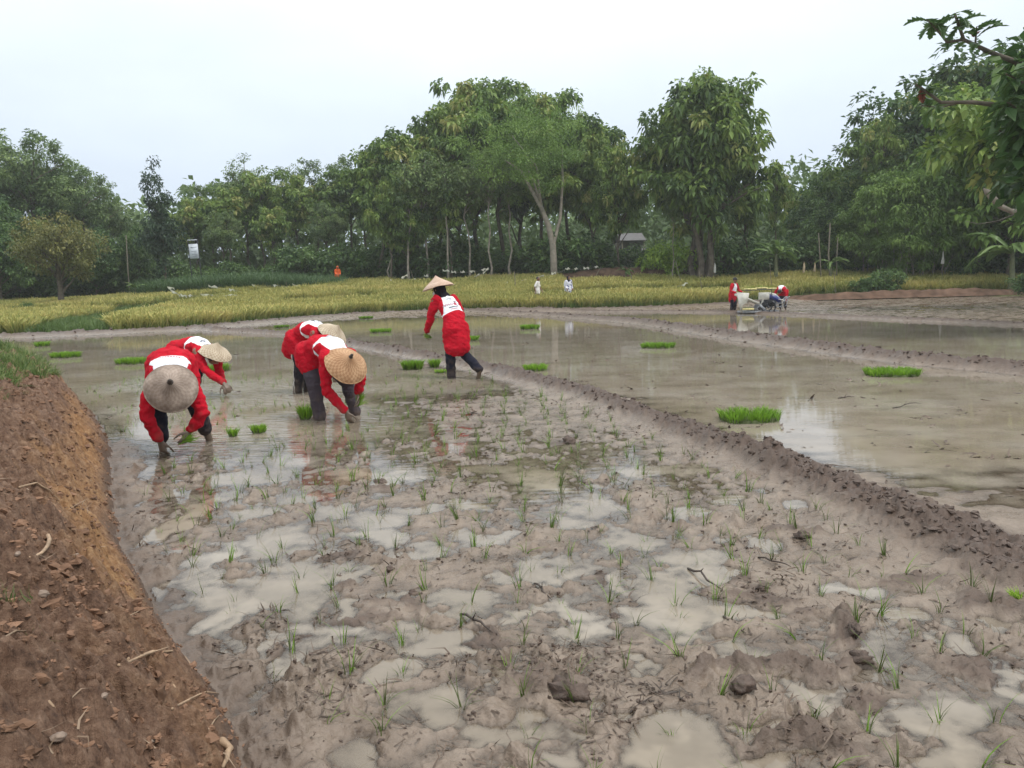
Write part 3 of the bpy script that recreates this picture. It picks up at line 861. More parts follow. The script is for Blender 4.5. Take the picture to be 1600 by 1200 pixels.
# ---- the wood, from left to right (px = column of the foot in the photograph, top = row its crown reaches)
g = "grey green trees of the wood at the left edge"
_L = [(-60, 66, 205), (-10, 70, 185), (25, 74, 215), (65, 68, 205), (105, 72, 235), (140, 68, 262), (168, 74, 285)]
for i, (px, Y, top) in enumerate(_L):
    tree("tall_tree", "airy", "tall airy grey green tree, %s from the left in the wood at the left edge" % ordl(_L, i), g, px, Y, top, width=1.15)
_L = [(-30, 60, 300), (30, 63, 310), (150, 63, 350), (185, 66, 385), (0, 58, 345)]
for i, (px, Y, top) in enumerate(_L):
    tree("leafy_tree", "dense", "lower dark leafy tree, %s from the left below the airy left wood" % ordl(_L, i), "lower trees at the left edge", px, Y, top, width=1.1)
tree("shade_tree", "shade", "round olive tree with a thick trunk standing at the left end of the rice", None, 94, 52, 335, rz=0.4, width=1.0, var=0)
tree("dark_column_tree", "column", "tall dark bushy tree with a round top, alone against the sky above the signboard", None, 258, 62, 262, width=0.78, var=0)
tree("leafy_tree", "dense", "low spreading dark green tree beside the tall tufted one left of the signboard", None, 215, 65, 350, width=0.8, var=2)
g = "slender trees of the hazy wood behind the maize"
_L = [(310, 74, 305), (335, 78, 285), (362, 72, 288), (392, 78, 250), (415, 74, 265), (445, 78, 262), (470, 73, 268), (500, 78, 248), (528, 74, 262), (552, 79, 245), (575, 76, 255), (352, 68, 330), (430, 67, 320), (515, 67, 318)]
for i, (px, Y, top) in enumerate(_L):
    tree("wood_tree", "airy" if i % 2 else "teak_slim", "slender grey green tree, %s from the left of the wood behind the maize" % ordl(_L, i), g, px, Y, top, width=1.1)
g = "dark undergrowth bushes below the wood"
for i in range(34):
    px = -40 + i * 27 + rng.uniform(-8, 8)
    Y = 63.5 + rng.uniform(0, 4)
    tree("bush", "shrub", "dark bush of the undergrowth between the trunks of the wood", g, px, Y, None, height=rng.uniform(1.8, 3.6), width=rng.uniform(1.0, 1.5), cat="bush")
# middle grove
g = "teak trees of the middle grove"
_L = [(600, 64, 215), (628, 68, 195), (655, 65, 205), (690, 70, 165), (720, 66, 160), (748, 70, 118), (785, 67, 128), (815, 71, 135), (850, 68, 140), (890, 70, 145), (925, 67, 185), (640, 62, 290), (705, 62, 265)]
for i, (px, Y, top) in enumerate(_L):
    tree("teak_tree", "teak" if i % 3 else "teak_slim", "tall broad leaved tree, %s from the left in the dense middle grove" % ordl(_L, i), g, px, Y, top)
g = "bare trunked trees at the front of the middle grove"
_L = [(640, 61, 262), (668, 62, 240), (700, 61, 250), (735, 61.5, 250), (765, 61, 240), (800, 62, 245), (612, 62, 290)]
for i, (px, Y, top) in enumerate(_L):
    tree("slim_tree", "bare_stem", "slim bare trunked tree, %s from the left along the middle grove's front" % ordl(_L, i), g, px, Y, top)
# the feathery tree with a pale leaning trunk: trunk of its own
q_ = KINDS["feathery"][0]
x_ = atY(866, 415, 60)[0]; zb_ = float(zfar(np.array([x_]), np.array([60.0]))[0]) - 0.1
o = tag(empty("feathery_tree", (x_, 60, zb_)), "light green feathery tree with pale forked trunk leaning left before the middle grove", "tree")
t_ = MB()
def rel(px, py): p = atY(px, py, 60); return np.array([p[0] - x_, 0, p[2] - zb_])
f0, f1, f2, f3, f4 = rel(866, 425), rel(864, 385), rel(846, 325), rel(815, 268), rel(788, 250)
f0[2] = -0.2
t_.tube([f0, f1, (f1 + f2) / 2 + [.1, .1, .1], f2, f3, f4], [.27, .24, .2, .16, .10, .05], 8)
t_.tube([f2, rel(835, 285) + [0, .4, 0], rel(822, 255) + [0, .8, 0]], [.1, .07, .03], 6)
t_.tube([f1, rel(876, 340) + [0, .5, 0], rel(880, 280) + [0, .6, 0], rel(878, 230)], [.15, .12, .09, .04], 6)
t_.tube([f2, rel(838, 262) + [0, -.6, 0], rel(800, 215) + [0, -.8, 0]], [.1, .06, .03], 6)
t_.build("trunk", BARKP, o)
def crown_of(pts, n, cr, L, W, droop, flat=0.7, name="crown"):
    C = np.array(pts); ci = rng.integers(0, len(C), n)
    d = rng.normal(0, 1, (n, 3)); d /= np.linalg.norm(d, axis=1, keepdims=True)
    P = C[ci] + d * (cr * rng.random(n) ** .45)[:, None] * np.array([1, 1, flat])
    tint = np.clip(rng.normal(.5, .16, len(C))[ci] + rng.normal(0, .12, n), .02, .98)
    V, F, T = leaves(P, d * .7 + rng.normal(0, .5, (n, 3)), rng.uniform(.7, 1.3, n) * L, rng.uniform(.7, 1.2, n) * W, tint, droop=droop)
    return mesh(name, V, F, dict(tint=T), smooth=False)
cl_ = []
for i in range(230):
    px = rng.normal(815, 52); py = rng.normal(232, 40)
    if ((px - 815) / 105) ** 2 + ((py - 232) / 78) ** 2 > 1: continue
    cl_.append(rel(px, py) + [0, rng.normal(0, 1.9), 0])
link("crown", crown_of(cl_, 19000, .75, .19, .075, .2, .55), L_FEA, o)
tree("yellow_top_tree", "teak", "tree with yellowish young leaves at the left shoulder of the middle grove", None, 612, 61.5, 262, width=.8, var=2)
# between grove and the big teak
tree("small_teak_tree", "teak", "smaller broad leaved tree with a thin double trunk just left of the big teak", None, 968, 61, 215, width=0.78, var=0)
tree("slim_tree", "bare_stem", "thin straight tree with a pale trunk standing left of the big teak's dark trunks", None, 1053, 58, 290, width=.8)
# big teak
def big_tree(px, Y, top, label):
    tm, cm = tree_meshes("big_teak", 913, H=17.0, CR=5.1, base=0.24, nclump=330, nleaf=17000, L=0.52, W=0.30, clump_r=0.85, droop=0.6, stems=5, trunk_r=0.42)
    tm.materials.append(BARK); cm.materials.append(L_TEAK)
    xx = atY(px, 420, Y)[0]; bz = float(zfar(np.array([xx]), np.array([float(Y)]))[0]) - .1
    s = (atY(px, top, Y)[2] - bz) / 17.0
    o = empty("big_teak_tree", (xx, Y, bz), 0.7); o.scale = (s, s, s)
    tag(o, label, "tree")
    link("trunk", tm, parent=o); link("crown", cm, parent=o)
big_tree(1098, 58, 108, "largest tree, a broad teak with several dark trunks, behind the two machine workers")
tree("teak_tree", "teak_slim", "low leafy tree against the right flank of the big teak", None, 1165, 60, 275, width=1.0)
tree("teak_tree", "teak_slim", "thin tree showing just right of the big teak with one loose tuft against the sky", None, 1212, 62, 250, width=.62)
# shrubs around
tree("bush", "shrub_lime", "bright yellow green bush on the bank left of the big teak's trunks", None, 1050, 60, None, height=3.0, width=1.0, cat="bush")
g = "dark bushes behind the brown bank"
for px, Y, hh in ((885, 62, 3.4), (915, 62, 3.0), (945, 64, 2.6), (1000, 65, 2.6), (1130, 60, 3.2), (1160, 61, 2.8), (1195, 62, 3.0)):
    tree("bush", "shrub", "dark bush on the rise either side of the big teak", g, px, Y, None, height=hh, width=1.2, cat="bush")
# right-hand wood
g = "dark trees of the wood on the right"
_L = [(1265, 70, 285), (1302, 66, 262), (1335, 66, 222), (1372, 63, 188), (1410, 64, 148), (1455, 62, 112), (1505, 62, 92), (1558, 60, 68), (1612, 58, 50), (1670, 56, 40), (1355, 61, 265), (1300, 61.5, 305)]
for i, (px, Y, top) in enumerate(_L):
    tree("wood_tree", "dense" if i % 3 else "teak", "dark leafy tree, %s from the left in the wood on the right side" % ordl(_L, i), g, px, Y, top, width=1.15)
g = "feathery light green trees on the right"
_L = [(1385, 57, 225), (1428, 56, 205), (1470, 56, 225), (1345, 59, 280), (1408, 55.5, 285)]
for i, (px, Y, top) in enumerate(_L):
    tree("feathery_green_tree", "bamboo", "light green feathery tree, %s from the left before the right hand wood" % ordl(_L, i), g, px, Y, top, width=1.2)
g = "broad leaved trees at the right edge"
_L = [(1520, 56, 150), (1575, 54, 120), (1640, 52, 80), (1490, 57, 190)]
for i, (px, Y, top) in enumerate(_L):
    tree("broad_leaved_tree", "lush", "broad leaved tree at the right edge, %s from the left of its kind" % ordl(_L, i), g, px, Y, top, width=1.1)
tree("teak_tree", "teak_slim", "tree with a thin tufted top rising above the right wood's outline", None, 1372, 60, 178, width=.7)
g = "dark bushes along the right side of the rice"
for i, (px, Y, hh) in enumerate([(1240, 62, 2.6), (1275, 62, 3.0), (1330, 62, 3.2), (1395, 61, 2.6), (1440, 60, 3.0), (1480, 59, 3.4), (1520, 58, 3.4), (1560, 57, 3.8), (1600, 56, 4.2), (1505, 56.5, 2.2), (1455, 60, 2.2)]):
    tree("bush", "shrub", "dark bush along the foot of the right wood", g, px, Y, None, height=hh, width=1.25, cat="bush")
tree("bush", "shrub", "round dark bush standing alone in the rice at its front edge on the right", None, 1383, 50, None, height=1.55, width=1.05, base_z=0.05, cat="bush", var=0)
tree("bush", "shrub", "smaller dark bush at the left side of the round one in the rice", None, 1350, 50, None, height=1.1, width=1.1, base_z=0.05, cat="bush", var=1)
tree("bush", "shrub", "dark leafy plant low at the right edge in front of the banana", None, 1604, 45, None, height=1.1, width=1.2, base_z=0.05, cat="bush", var=1)
tree("bush", "shrub", "tiny brown clump standing in the rice near the left edge", None, 36, 48, None, height=0.75, width=1.0, cat="bush", var=1)

# far wood behind, one mass
dl = []
n = 66000
th_ = rng.uniform(-0.86, 0.86, n)
dd = rng.uniform(84, 108, n)
xs, ys = np.sin(th_) * dd, np.cos(th_) * dd
hh = 9.5 + 3.5 * fbm(th_ * 14, dd * 0.05, 3, 301) + 2.6 * pn(th_ * 60, dd * .1, 305) + 3.0 * sstep(0.0, 0.8, th_)
zz_ = hh * rng.random(n) ** 0.8 + 1.5
low = rng.random(n) < .30
zz_ = np.where(low, rng.uniform(.6, 5.0, n), zz_); ys = np.where(low, ys * .97, ys); xs = np.where(low, xs * .97, xs)
P = np.stack([xs, ys, zz_], -1)
tint = np.clip(0.45 + 0.3 * pn(th_ * 70, zz_ * .5, 311) + rng.normal(0, .1, n), 0, 1)
V, F, T = leaves(P, rng.normal(0, 1, (n, 3)), rng.uniform(.7, 1.3, n) * 0.85, rng.uniform(.7, 1.3, n) * .55, tint, droop=.3)
tag(link("far_wood", mesh("far_wood", V, F, dict(tint=T), smooth=False), L_AIRY), kind="stuff")
# wooded hill beyond
A = np.linspace(-1.0, 1.0, 120); Rr = np.array([112, 125, 150, 185, 230])
AA, RG = np.meshgrid(A, Rr)
hp = np.array([0, .45, .8, 1.0, .2])[:, None] * (7 + 9 * np.exp(-((AA - 0.2) / .3) ** 2)) + 1.2 * pn(AA * 40, RG * .2, 331)
idh = np.arange(AA.size).reshape(AA.shape)
qh = np.stack([idh[:-1, :-1], idh[:-1, 1:], idh[1:, 1:], idh[1:, :-1]], -1).reshape(-1, 4)
tag(link("hill", mesh("hill", np.stack([np.sin(AA) * RG, np.cos(AA) * RG, hp], -1).reshape(-1, 3), qh), simple("hill_green", (0.05, 0.075, 0.04), 0.9, .5, .6, spec=.1)), kind="structure")

# ------------------------------------------------------------------ rice crop, grass, maize: instanced stuff
RICEM = None
def rice_material():
    m_, t, b, o = newmat("ripening_rice")
    n = t.nodes.new; l = t.links.new
    geo = n("ShaderNodeNewGeometry")
    a = n("ShaderNodeAttribute"); a.attribute_name = "tint"
    nz = n("ShaderNodeTexNoise"); nz.inputs["Scale"].default_value = 0.16; nz.inputs["Detail"].default_value = 6; nz.inputs["Roughness"].default_value = .6
    mpn = n("ShaderNodeMapping"); mpn.inputs["Scale"].default_value = (0.8, 1.6, 0.0); l(geo.outputs["Position"], mpn.inputs[0]); l(mpn.outputs[0], nz.inputs["Vector"])
    sm = n("ShaderNodeMath"); sm.operation = 'MULTIPLY_ADD'; sm.inputs[1].default_value = 1.1; sm.inputs[2].default_value = -.55; l(nz.outputs["Fac"], sm.inputs[0])
    s2 = n("ShaderNodeMath"); s2.operation = 'ADD'; l(sm.outputs[0], s2.inputs[0]); l(a.outputs["Fac"], s2.inputs[1])
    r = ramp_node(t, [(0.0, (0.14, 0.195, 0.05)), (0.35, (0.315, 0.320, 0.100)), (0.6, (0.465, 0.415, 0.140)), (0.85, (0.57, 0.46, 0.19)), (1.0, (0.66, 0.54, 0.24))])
    l(s2.outputs[0], r.inputs[0]); l(r.outputs[0], b.inputs["Base Color"])
    b.inputs["Roughness"].default_value = .7; b.inputs["Specular IOR Level"].default_value = .2
    tr = n("ShaderNodeBsdfTranslucent"); l(r.outputs[0], tr.inputs[0])
    mxs = n("ShaderNodeMixShader"); mxs.inputs[0].default_value = .25; l(b.outputs[0], mxs.inputs[1]); l(tr.outputs[0], mxs.inputs[2]); l(mxs.outputs[0], o.inputs["Surface"])
    return m_
RICEM = rice_material()
GRASSM = leafmat("grass_green", [(0.0, (0.045, 0.085, 0.020)), (0.5, (0.10, 0.165, 0.040)), (0.8, (0.20, 0.235, 0.075)), (1.0, (0.36, 0.32, 0.16))], trans=.25)
SEEDM = leafmat("seedling_green", [(0.0, (0.085, 0.11, 0.035)), (0.25, (0.12, 0.22, 0.025)), (0.6, (0.19, 0.36, 0.03)), (1.0, (0.32, 0.47, 0.07))], trans=.35)

def blades(n, spread, h, wd, bend, nseg=3, headed=0.0, tint=(.5, .15), base_dark=0.2, hv=.25):
    """one tuft of grass blades"""
    V = []; F = []; T = []
    for i in range(n):
        a = rng.uniform(0, 2 * PI); r = spread * math.sqrt(rng.random())
        p = np.array([math.cos(a) * r, math.sin(a) * r, -0.01])
        da = a + rng.normal(0, .7); out = np.array([math.cos(da), math.sin(da), 0])
        hh = h * rng.uniform(1 - hv, 1 + hv); bb = bend * rng.uniform(.3, 1.5)
        sd = np.array([-math.sin(da + rng.normal(0, .8)), math.cos(da), 0])
        ti = np.clip(rng.normal(*tint), .05, .95)
        b0 = len(V)
        for k in range(nseg + 1):
            t = k / nseg
            q = p + out * hh * bb * t * t + np.array([0, 0, hh * t * (1 - .35 * bb * t)])
            ww = wd * (1 - t ** 1.6) * .5 + (wd * .06)
            if headed and k >= nseg - 1: ww = wd * headed * (1 if k == nseg - 1 else .5)
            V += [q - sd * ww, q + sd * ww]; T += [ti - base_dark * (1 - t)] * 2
        for k in range(nseg):
            F.append((b0 + 2 * k, b0 + 2 * k + 1, b0 + 2 * k + 3, b0 + 2 * k + 2))
    return np.array(V), F, np.array(T)

def tuft_mesh(name, mat, *a, **k):
    V, F, T = blades(*a, **k)
    m_ = mesh(name, V, F, dict(tint=T), smooth=True); m_.materials.append(mat); return m_

def scatter(name, pts, meshes, smin=.8, smax=1.2, tilt=.12, scl=None):
    """points carrying instances of a few tuft meshes: ONE object of kind stuff"""
    pts = np.asarray(pts)
    me = mesh(name, pts, np.zeros((0, 3), np.int32))
    me.attributes.new("scl", 'FLOAT', 'POINT').data.foreach_set("value", np.asarray(scl if scl is not None else rng.uniform(smin, smax, len(pts)), dtype=np.float32))
    rot = np.stack([rng.normal(0, tilt, len(pts)), rng.normal(0, tilt, len(pts)), rng.uniform(0, 6.28, len(pts))], -1).astype(np.float32)
    me.attributes.new("rot", 'FLOAT_VECTOR', 'POINT').data.foreach_set("vector", rot.ravel())
    me.attributes.new("pick", 'INT', 'POINT').data.foreach_set("value", rng.integers(0, len(meshes), len(pts)).astype(np.int32))
    o = link(name, me)
    ng = bpy.data.node_groups.new(name, 'GeometryNodeTree')
    ng.interface.new_socket("Geometry", in_out='INPUT', socket_type='NodeSocketGeometry')
    ng.interface.new_socket("Geometry", in_out='OUTPUT', socket_type='NodeSocketGeometry')
    n = ng.nodes.new; l = ng.links.new
    gi = n("NodeGroupInput"); go = n("NodeGroupOutput")
    gj = n("GeometryNodeGeometryToInstance")
    for m_ in meshes:
        tmp = bpy.data.objects.new(name + "_tuft", m_)          # never linked to the scene
        oi = n("GeometryNodeObjectInfo"); oi.inputs["Object"].default_value = tmp
        l(oi.outputs["Geometry"], gj.inputs[0])
    ip = n("GeometryNodeInstanceOnPoints")
    ip.inputs["Pick Instance"].default_value = True
    def attr(nm, ty):
        a = n("GeometryNodeInputNamedAttribute"); a.data_type = ty; a.inputs["Name"].default_value = nm; return a.outputs[0]
    l(gi.outputs[0], ip.inputs["Points"]); l(gj.outputs[0], ip.inputs["Instance"])
    l(attr("pick", 'INT'), ip.inputs["Instance Index"])
    l(attr("rot", 'FLOAT_VECTOR'), ip.inputs["Rotation"])
    l(attr("scl", 'FLOAT'), ip.inputs["Scale"])
    l(ip.outputs[0], go.inputs[0])
    md = o.modifiers.new("scatter", 'NODES'); md.node_group = ng
    tag(o, kind="stuff")
    return o

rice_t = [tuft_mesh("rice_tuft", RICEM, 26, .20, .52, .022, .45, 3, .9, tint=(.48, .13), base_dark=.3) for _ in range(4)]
n = 130000
X = rng.uniform(-62, 62, n); Y = rng.uniform(26, 66, n)
Tq = terrain(X, Y)
okr = (Tq["sdf"] > 0.15) & (Y < 62.0 + 1.2 * pn(X * .2, Y * 0, 401)) & (np.abs(X) < Y * .85)
for pth in PATHS:
    dp, _, _ = polydist(X, Y, pth); okr &= dp > (1.35 + .35 * pn(X * .7, Y * .7, 407))
okr &= ~((X > 3.8) & (X < 9.2) & (Y > 56.5)) & ~((X < -30) & (Y > 60.5))
okr &= ~((X < -3) & (Y > 58.8 + .8 * pn(X * .3, Y * .3, 411)) & (X > -9)) 
dist_keep = rng.random(n) < np.clip(1.15 - (Y - 30) / 60, .35, 1)
okr &= dist_keep
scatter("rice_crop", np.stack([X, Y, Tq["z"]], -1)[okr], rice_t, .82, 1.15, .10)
# short grass: field paths, the back strips, under the trees, and on the bank
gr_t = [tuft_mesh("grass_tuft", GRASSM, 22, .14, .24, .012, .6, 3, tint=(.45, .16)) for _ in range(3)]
n = 60000
X = rng.uniform(-60, 60, n); Y = rng.uniform(26, 72, n)
Tq = terrain(X, Y)
okg = (Tq["sdf"] > -0.1) & (np.abs(X) < Y * .85)
pm = np.zeros(n, bool)
for pth in PATHS:
    dp, _, _ = polydist(X, Y, pth); pm |= dp < 1.6
pm |= (Y > 61) | ((Tq["sdf"] < .35) & (rng.random(n) < .9)) | ((X < -3) & (X > -9.5) & (Y > 58)) | ((X > 3.5) & (X < 9.5) & (Y > 56))
okg &= pm
scatter("field_grass", np.stack([X, Y, Tq["z"]], -1)[okg], gr_t, .8, 1.7, .2)
# ------------------------------------------------------------------ people
def skin_mat(name, col):
    m_, t, b, o = newmat(name)
    n = t.nodes.new; l = t.links.new
    a = n("ShaderNodeAttribute"); a.attribute_name = "muddy"
    tcn = n("ShaderNodeTexCoord")
    nz = n("ShaderNodeTexNoise"); nz.inputs["Scale"].default_value = 22; nz.inputs["Detail"].default_value = 5; l(tcn.outputs["Object"], nz.inputs["Vector"])
    ad = n("ShaderNodeMath"); ad.operation = 'MULTIPLY_ADD'; ad.inputs[1].default_value = 1.4; ad.inputs[2].default_value = -.7; l(nz.outputs["Fac"], ad.inputs[0])
    s = n("ShaderNodeMath"); s.operation = 'ADD'; s.use_clamp = True; l(ad.outputs[0], s.inputs[0]); l(a.outputs["Fac"], s.inputs[1])
    mx = n("ShaderNodeMix"); mx.data_type = 'RGBA'; mx.inputs[6].default_value = (*col, 1); mx.inputs[7].default_value = (0.13, 0.095, 0.07, 1)
    l(s.outputs[0], mx.inputs[0]); l(mx.outputs[2], b.inputs["Base Color"])
    b.inputs["Roughness"].default_value = .5
    return m_
SKIN = skin_mat("skin_brown", (0.19, 0.092, 0.058))

def cloth_mat(name, base, second=None, attr="yoke", third=None, attr2="stripe", rough=.8):
    m_, t, b, o = newmat(name)
    n = t.nodes.new; l = t.links.new
    tcn = n("ShaderNodeTexCoord")
    nz = n("ShaderNodeTexNoise"); nz.inputs["Scale"].default_value = 5; nz.inputs["Detail"].default_value = 6; l(tcn.outputs["Object"], nz.inputs["Vector"])
    r = ramp_node(t, [(0.3, tuple(c * .86 for c in base)), (0.7, tuple(min(1, c * 1.12) for c in base))]); l(nz.outputs["Fac"], r.inputs[0])
    last = r.outputs[0]
    for nm, c in ((attr, second), (attr2, third)):
        if c is None: continue
        a = n("ShaderNodeAttribute"); a.attribute_name = nm
        th = n("ShaderNodeMapRange"); th.inputs[1].default_value = -.002; th.inputs[2].default_value = .002; l(a.outputs["Fac"], th.inputs[0])
        mx = n("ShaderNodeMix"); mx.data_type = 'RGBA'; mx.inputs[7].default_value = (*c, 1)
        l(th.outputs[0], mx.inputs[0]); l(last, mx.inputs[6]); last = mx.outputs[2]
    sz = n("ShaderNodeSeparateXYZ"); l(tcn.outputs["Object"], sz.inputs[0])
    nm2 = n("ShaderNodeTexNoise"); nm2.inputs["Scale"].default_value = 12; nm2.inputs["Detail"].default_value = 6; l(tcn.outputs["Object"], nm2.inputs["Vector"])
    k1 = n("ShaderNodeMath"); k1.operation = 'MULTIPLY_ADD'; k1.inputs[1].default_value = -2.6; k1.inputs[2].default_value = .62; l(sz.outputs["Z"], k1.inputs[0])
    k2 = n("ShaderNodeMath"); k2.operation = 'MULTIPLY_ADD'; k2.inputs[1].default_value = 2.4; k2.inputs[2].default_value = -1.2; l(nm2.outputs["Fac"], k2.inputs[0])
    k3 = n("ShaderNodeMath"); k3.operation = 'ADD'; k3.use_clamp = True; l(k1.outputs[0], k3.inputs[0]); l(k2.outputs[0], k3.inputs[1])
    k4 = n("ShaderNodeMath"); k4.operation = 'MULTIPLY'; k4.inputs[1].default_value = .8; l(k3.outputs[0], k4.inputs[0])
    mxm = n("ShaderNodeMix"); mxm.data_type = 'RGBA'; mxm.inputs[7].default_value = (.12, .088, .066, 1); l(k4.outputs[0], mxm.inputs[0]); l(last, mxm.inputs[6]); last = mxm.outputs[2]
    l(last, b.inputs["Base Color"])
    b.inputs["Roughness"].default_value = rough
    b.inputs["Sheen Weight"].default_value = .0
    b.inputs["Specular IOR Level"].default_value = .15
    n2 = n("ShaderNodeTexNoise"); n2.inputs["Scale"].default_value = 16; n2.inputs["Detail"].default_value = 4; n2.inputs["Distortion"].default_value = 1.2; l(tcn.outputs["Object"], n2.inputs["Vector"])
    bp = n("ShaderNodeBump"); bp.inputs["Strength"].default_value = .8; bp.inputs["Distance"].default_value = .022
    l(n2.outputs["Fac"], bp.inputs["Height"]); l(bp.outputs[0], b.inputs["Normal"])
    return m_
RED = (0.44, 0.005, 0.018); WHITE = (0.78, 0.80, 0.84)
SHIRT = cloth_mat("red_and_white_jersey", RED, WHITE)
NAVY = cloth_mat("navy_trousers", (0.012, 0.013, 0.024))
GREYT = cloth_mat("grey_trousers", (0.060, 0.050, 0.062))
STRIPET = cloth_mat("black_trousers_white_stripes", (0.016, 0.016, 0.02), (0.62, 0.60, 0.56))
SCARFD = cloth_mat("dark_scarf", (0.016, 0.014, 0.020))
HAIRM = simple("black_hair", (0.012, 0.010, 0.009), .55, .3, 20)
EYEM = simple("eye_dark", (0.02, 0.015, 0.012), .2)
PRINTD = simple("print_dark", (0.055, 0.06, 0.085), .7, .1)
PRINTR = simple("print_red", (0.45, 0.06, 0.10), .7, .1)
PRINTP = simple("print_pink", (0.58, 0.36, 0.42), .7, .1)

def hat_mat(name, c1, c2, weave):
    m_, t, b, o = newmat(name)
    n = t.nodes.new; l = t.links.new
    tcn = n("ShaderNodeTexCoord")
    sp = n("ShaderNodeSeparateXYZ"); l(tcn.outputs["Object"], sp.inputs[0])
    at2 = n("ShaderNodeMath"); at2.operation = 'ARCTAN2'; l(sp.outputs[1], at2.inputs[0]); l(sp.outputs[0], at2.inputs[1])
    ln = n("ShaderNodeVectorMath"); ln.operation = 'LENGTH'; l(tcn.outputs["Object"], ln.inputs[0])
    cmb = n("ShaderNodeCombineXYZ")
    ms = n("ShaderNodeMath"); ms.operation = 'MULTIPLY'; ms.inputs[1].default_value = 24 / (2 * PI) * 2; l(at2.outputs[0], ms.inputs[0])
    mr_ = n("ShaderNodeMath"); mr_.operation = 'MULTIPLY'; mr_.inputs[1].default_value = 55; l(ln.outputs["Value"], mr_.inputs[0])
    l(ms.outputs[0], cmb.inputs[0]); l(mr_.outputs[0], cmb.inputs[1])
    ck = n("ShaderNodeTexChecker"); ck.inputs["Scale"].default_value = 1.0; l(cmb.outputs[0], ck.inputs["Vector"])
    nz = n("ShaderNodeTexNoise"); nz.inputs["Scale"].default_value = 9; nz.inputs["Detail"].default_value = 6; l(tcn.outputs["Object"], nz.inputs["Vector"])
    r = ramp_node(t, [(0.3, c1), (0.72, c2)]); l(nz.outputs["Fac"], r.inputs[0])
    mx = n("ShaderNodeMix"); mx.data_type = 'RGBA'; mx.blend_type = 'MULTIPLY'; mx.inputs[0].default_value = weave
    ck.inputs["Color1"].default_value = (1, 1, 1, 1); ck.inputs["Color2"].default_value = (.72, .66, .60, 1)
    l(r.outputs[0], mx.inputs[6]); l(ck.outputs["Color"], mx.inputs[7]); l(mx.outputs[2], b.inputs["Base Color"])
    bp = n("ShaderNodeBump"); bp.inputs["Strength"].default_value = .5 * weave + .1; bp.inputs["Distance"].default_value = .004
    l(ck.outputs["Fac"], bp.inputs["Height"]); l(bp.outputs[0], b.inputs["Normal"])
    b.inputs["Roughness"].default_value = .7; b.inputs["Specular IOR Level"].default_value = .3
    return m_
HAT_GREY = hat_mat("hat_weathered_grey", (0.155, 0.115, 0.09), (0.37, 0.30, 0.25), .5)
HAT_TAN = hat_mat("hat_golden_tan", (0.34, 0.185, 0.095), (0.52, 0.33, 0.19), .85)
HAT_PALE = hat_mat("hat_pale_straw", (0.38, 0.31, 0.225), (0.60, 0.52, 0.40), .9)
HAT_BEIGE = hat_mat("hat_pinkish_beige", (0.42, 0.29, 0.215), (0.56, 0.42, 0.33), .3)
KNOBM = simple("hat_knob_dark", (0.05, 0.038, 0.03), .7, .3, 30)

def voxel(parts, size, smooth=3, relax=.5):
    """one continuous surface round a set of overlapping closed tubes"""
    V = []; F = []
    for v, f in parts:
        b = len(V); V += [tuple(q) for q in v]; F += [tuple(i + b for i in q) for q in f]
    me = mesh("tmp", V, F)
    o = bpy.data.objects.new("tmp", me); COL.objects.link(o)
    m_ = o.modifiers.new("r", 'REMESH'); m_.mode = 'VOXEL'; m_.voxel_size = size; m_.use_smooth_shade = True
    s = o.modifiers.new("s", 'SMOOTH'); s.factor = relax; s.iterations = smooth
    dg = bpy.context.evaluated_depsgraph_get()
    r = bpy.data.meshes.new_from_object(o.evaluated_get(dg))
    bpy.data.objects.remove(o); bpy.data.meshes.remove(me)
    return r

def getV(me):
    a = np.empty(len(me.vertices) * 3, np.float32); me.vertices.foreach_get("co", a); return a.reshape(-1, 3).astype(float)
def getN(me):
    a = np.empty(len(me.vertices) * 3, np.float32); me.vertices.foreach_get("normal", a); return a.reshape(-1, 3).astype(float)
def setV(me, V): me.vertices.foreach_set("co", np.asarray(V, np.float32).ravel()); me.update()
def setA(me, name, a): me.attributes.new(name, 'FLOAT', 'POINT').data.foreach_set("value", np.asarray(a, np.float32))

A_ = lambda *p: np.array(p, float)

def hand_parts(wr, d, pn_, side, curl=.6, s=1.0):
    """palm, four fingers and thumb; d points along the hand, pn_ out of the palm"""
    d = _n(d); pn_ = _n(pn_ - d * np.dot(pn_, d)); lat = np.cross(d, pn_) * side       # lat: towards the thumb
    P = []
    k0 = wr + d * .085 * s
    P.append(tube([wr - d * .03 * s, wr + d * .02 * s, wr + d * .055 * s, k0], [(.026 * s, .02 * s), (.030 * s, .017 * s), (.040 * s, .016 * s), (.038 * s, .013 * s)], lat, 10))
    for i, (off, L) in enumerate(((.030, .066), (.010, .075), (-.011, .070), (-.030, .055))):
        b0 = k0 + lat * off * s - d * .012 * s
        a1 = curl * (.5 + .1 * i); a2 = curl * (1.3 + .12 * i); a3 = curl * (1.8 + .12 * i)
        p = [b0]
        for ang, f in ((a1, .46), (a2, .32), (a3, .26)):
            p.append(p[-1] + (d * math.cos(ang) + pn_ * math.sin(ang) + lat * off * .6) * L * f * 1.05 * s)
        P.append(tube(p, [.0100 * s, .0094 * s, .0088 * s, .0074 * s], None, 7))
    t0 = wr + d * .022 * s + lat * .022 * s
    p = [t0, t0 + (d * .6 + lat * .75 + pn_ * .2) * .036 * s, t0 + (d * 1.25 + lat * 1.0 + pn_ * .6) * .046 * s, t0 + (d * 1.9 + lat * .95 + pn_ * 1.0) * .050 * s]
    P.append(tube(p, [.0135 * s, .0118 * s, .0105 * s, .0082 * s], None, 7))
    return P

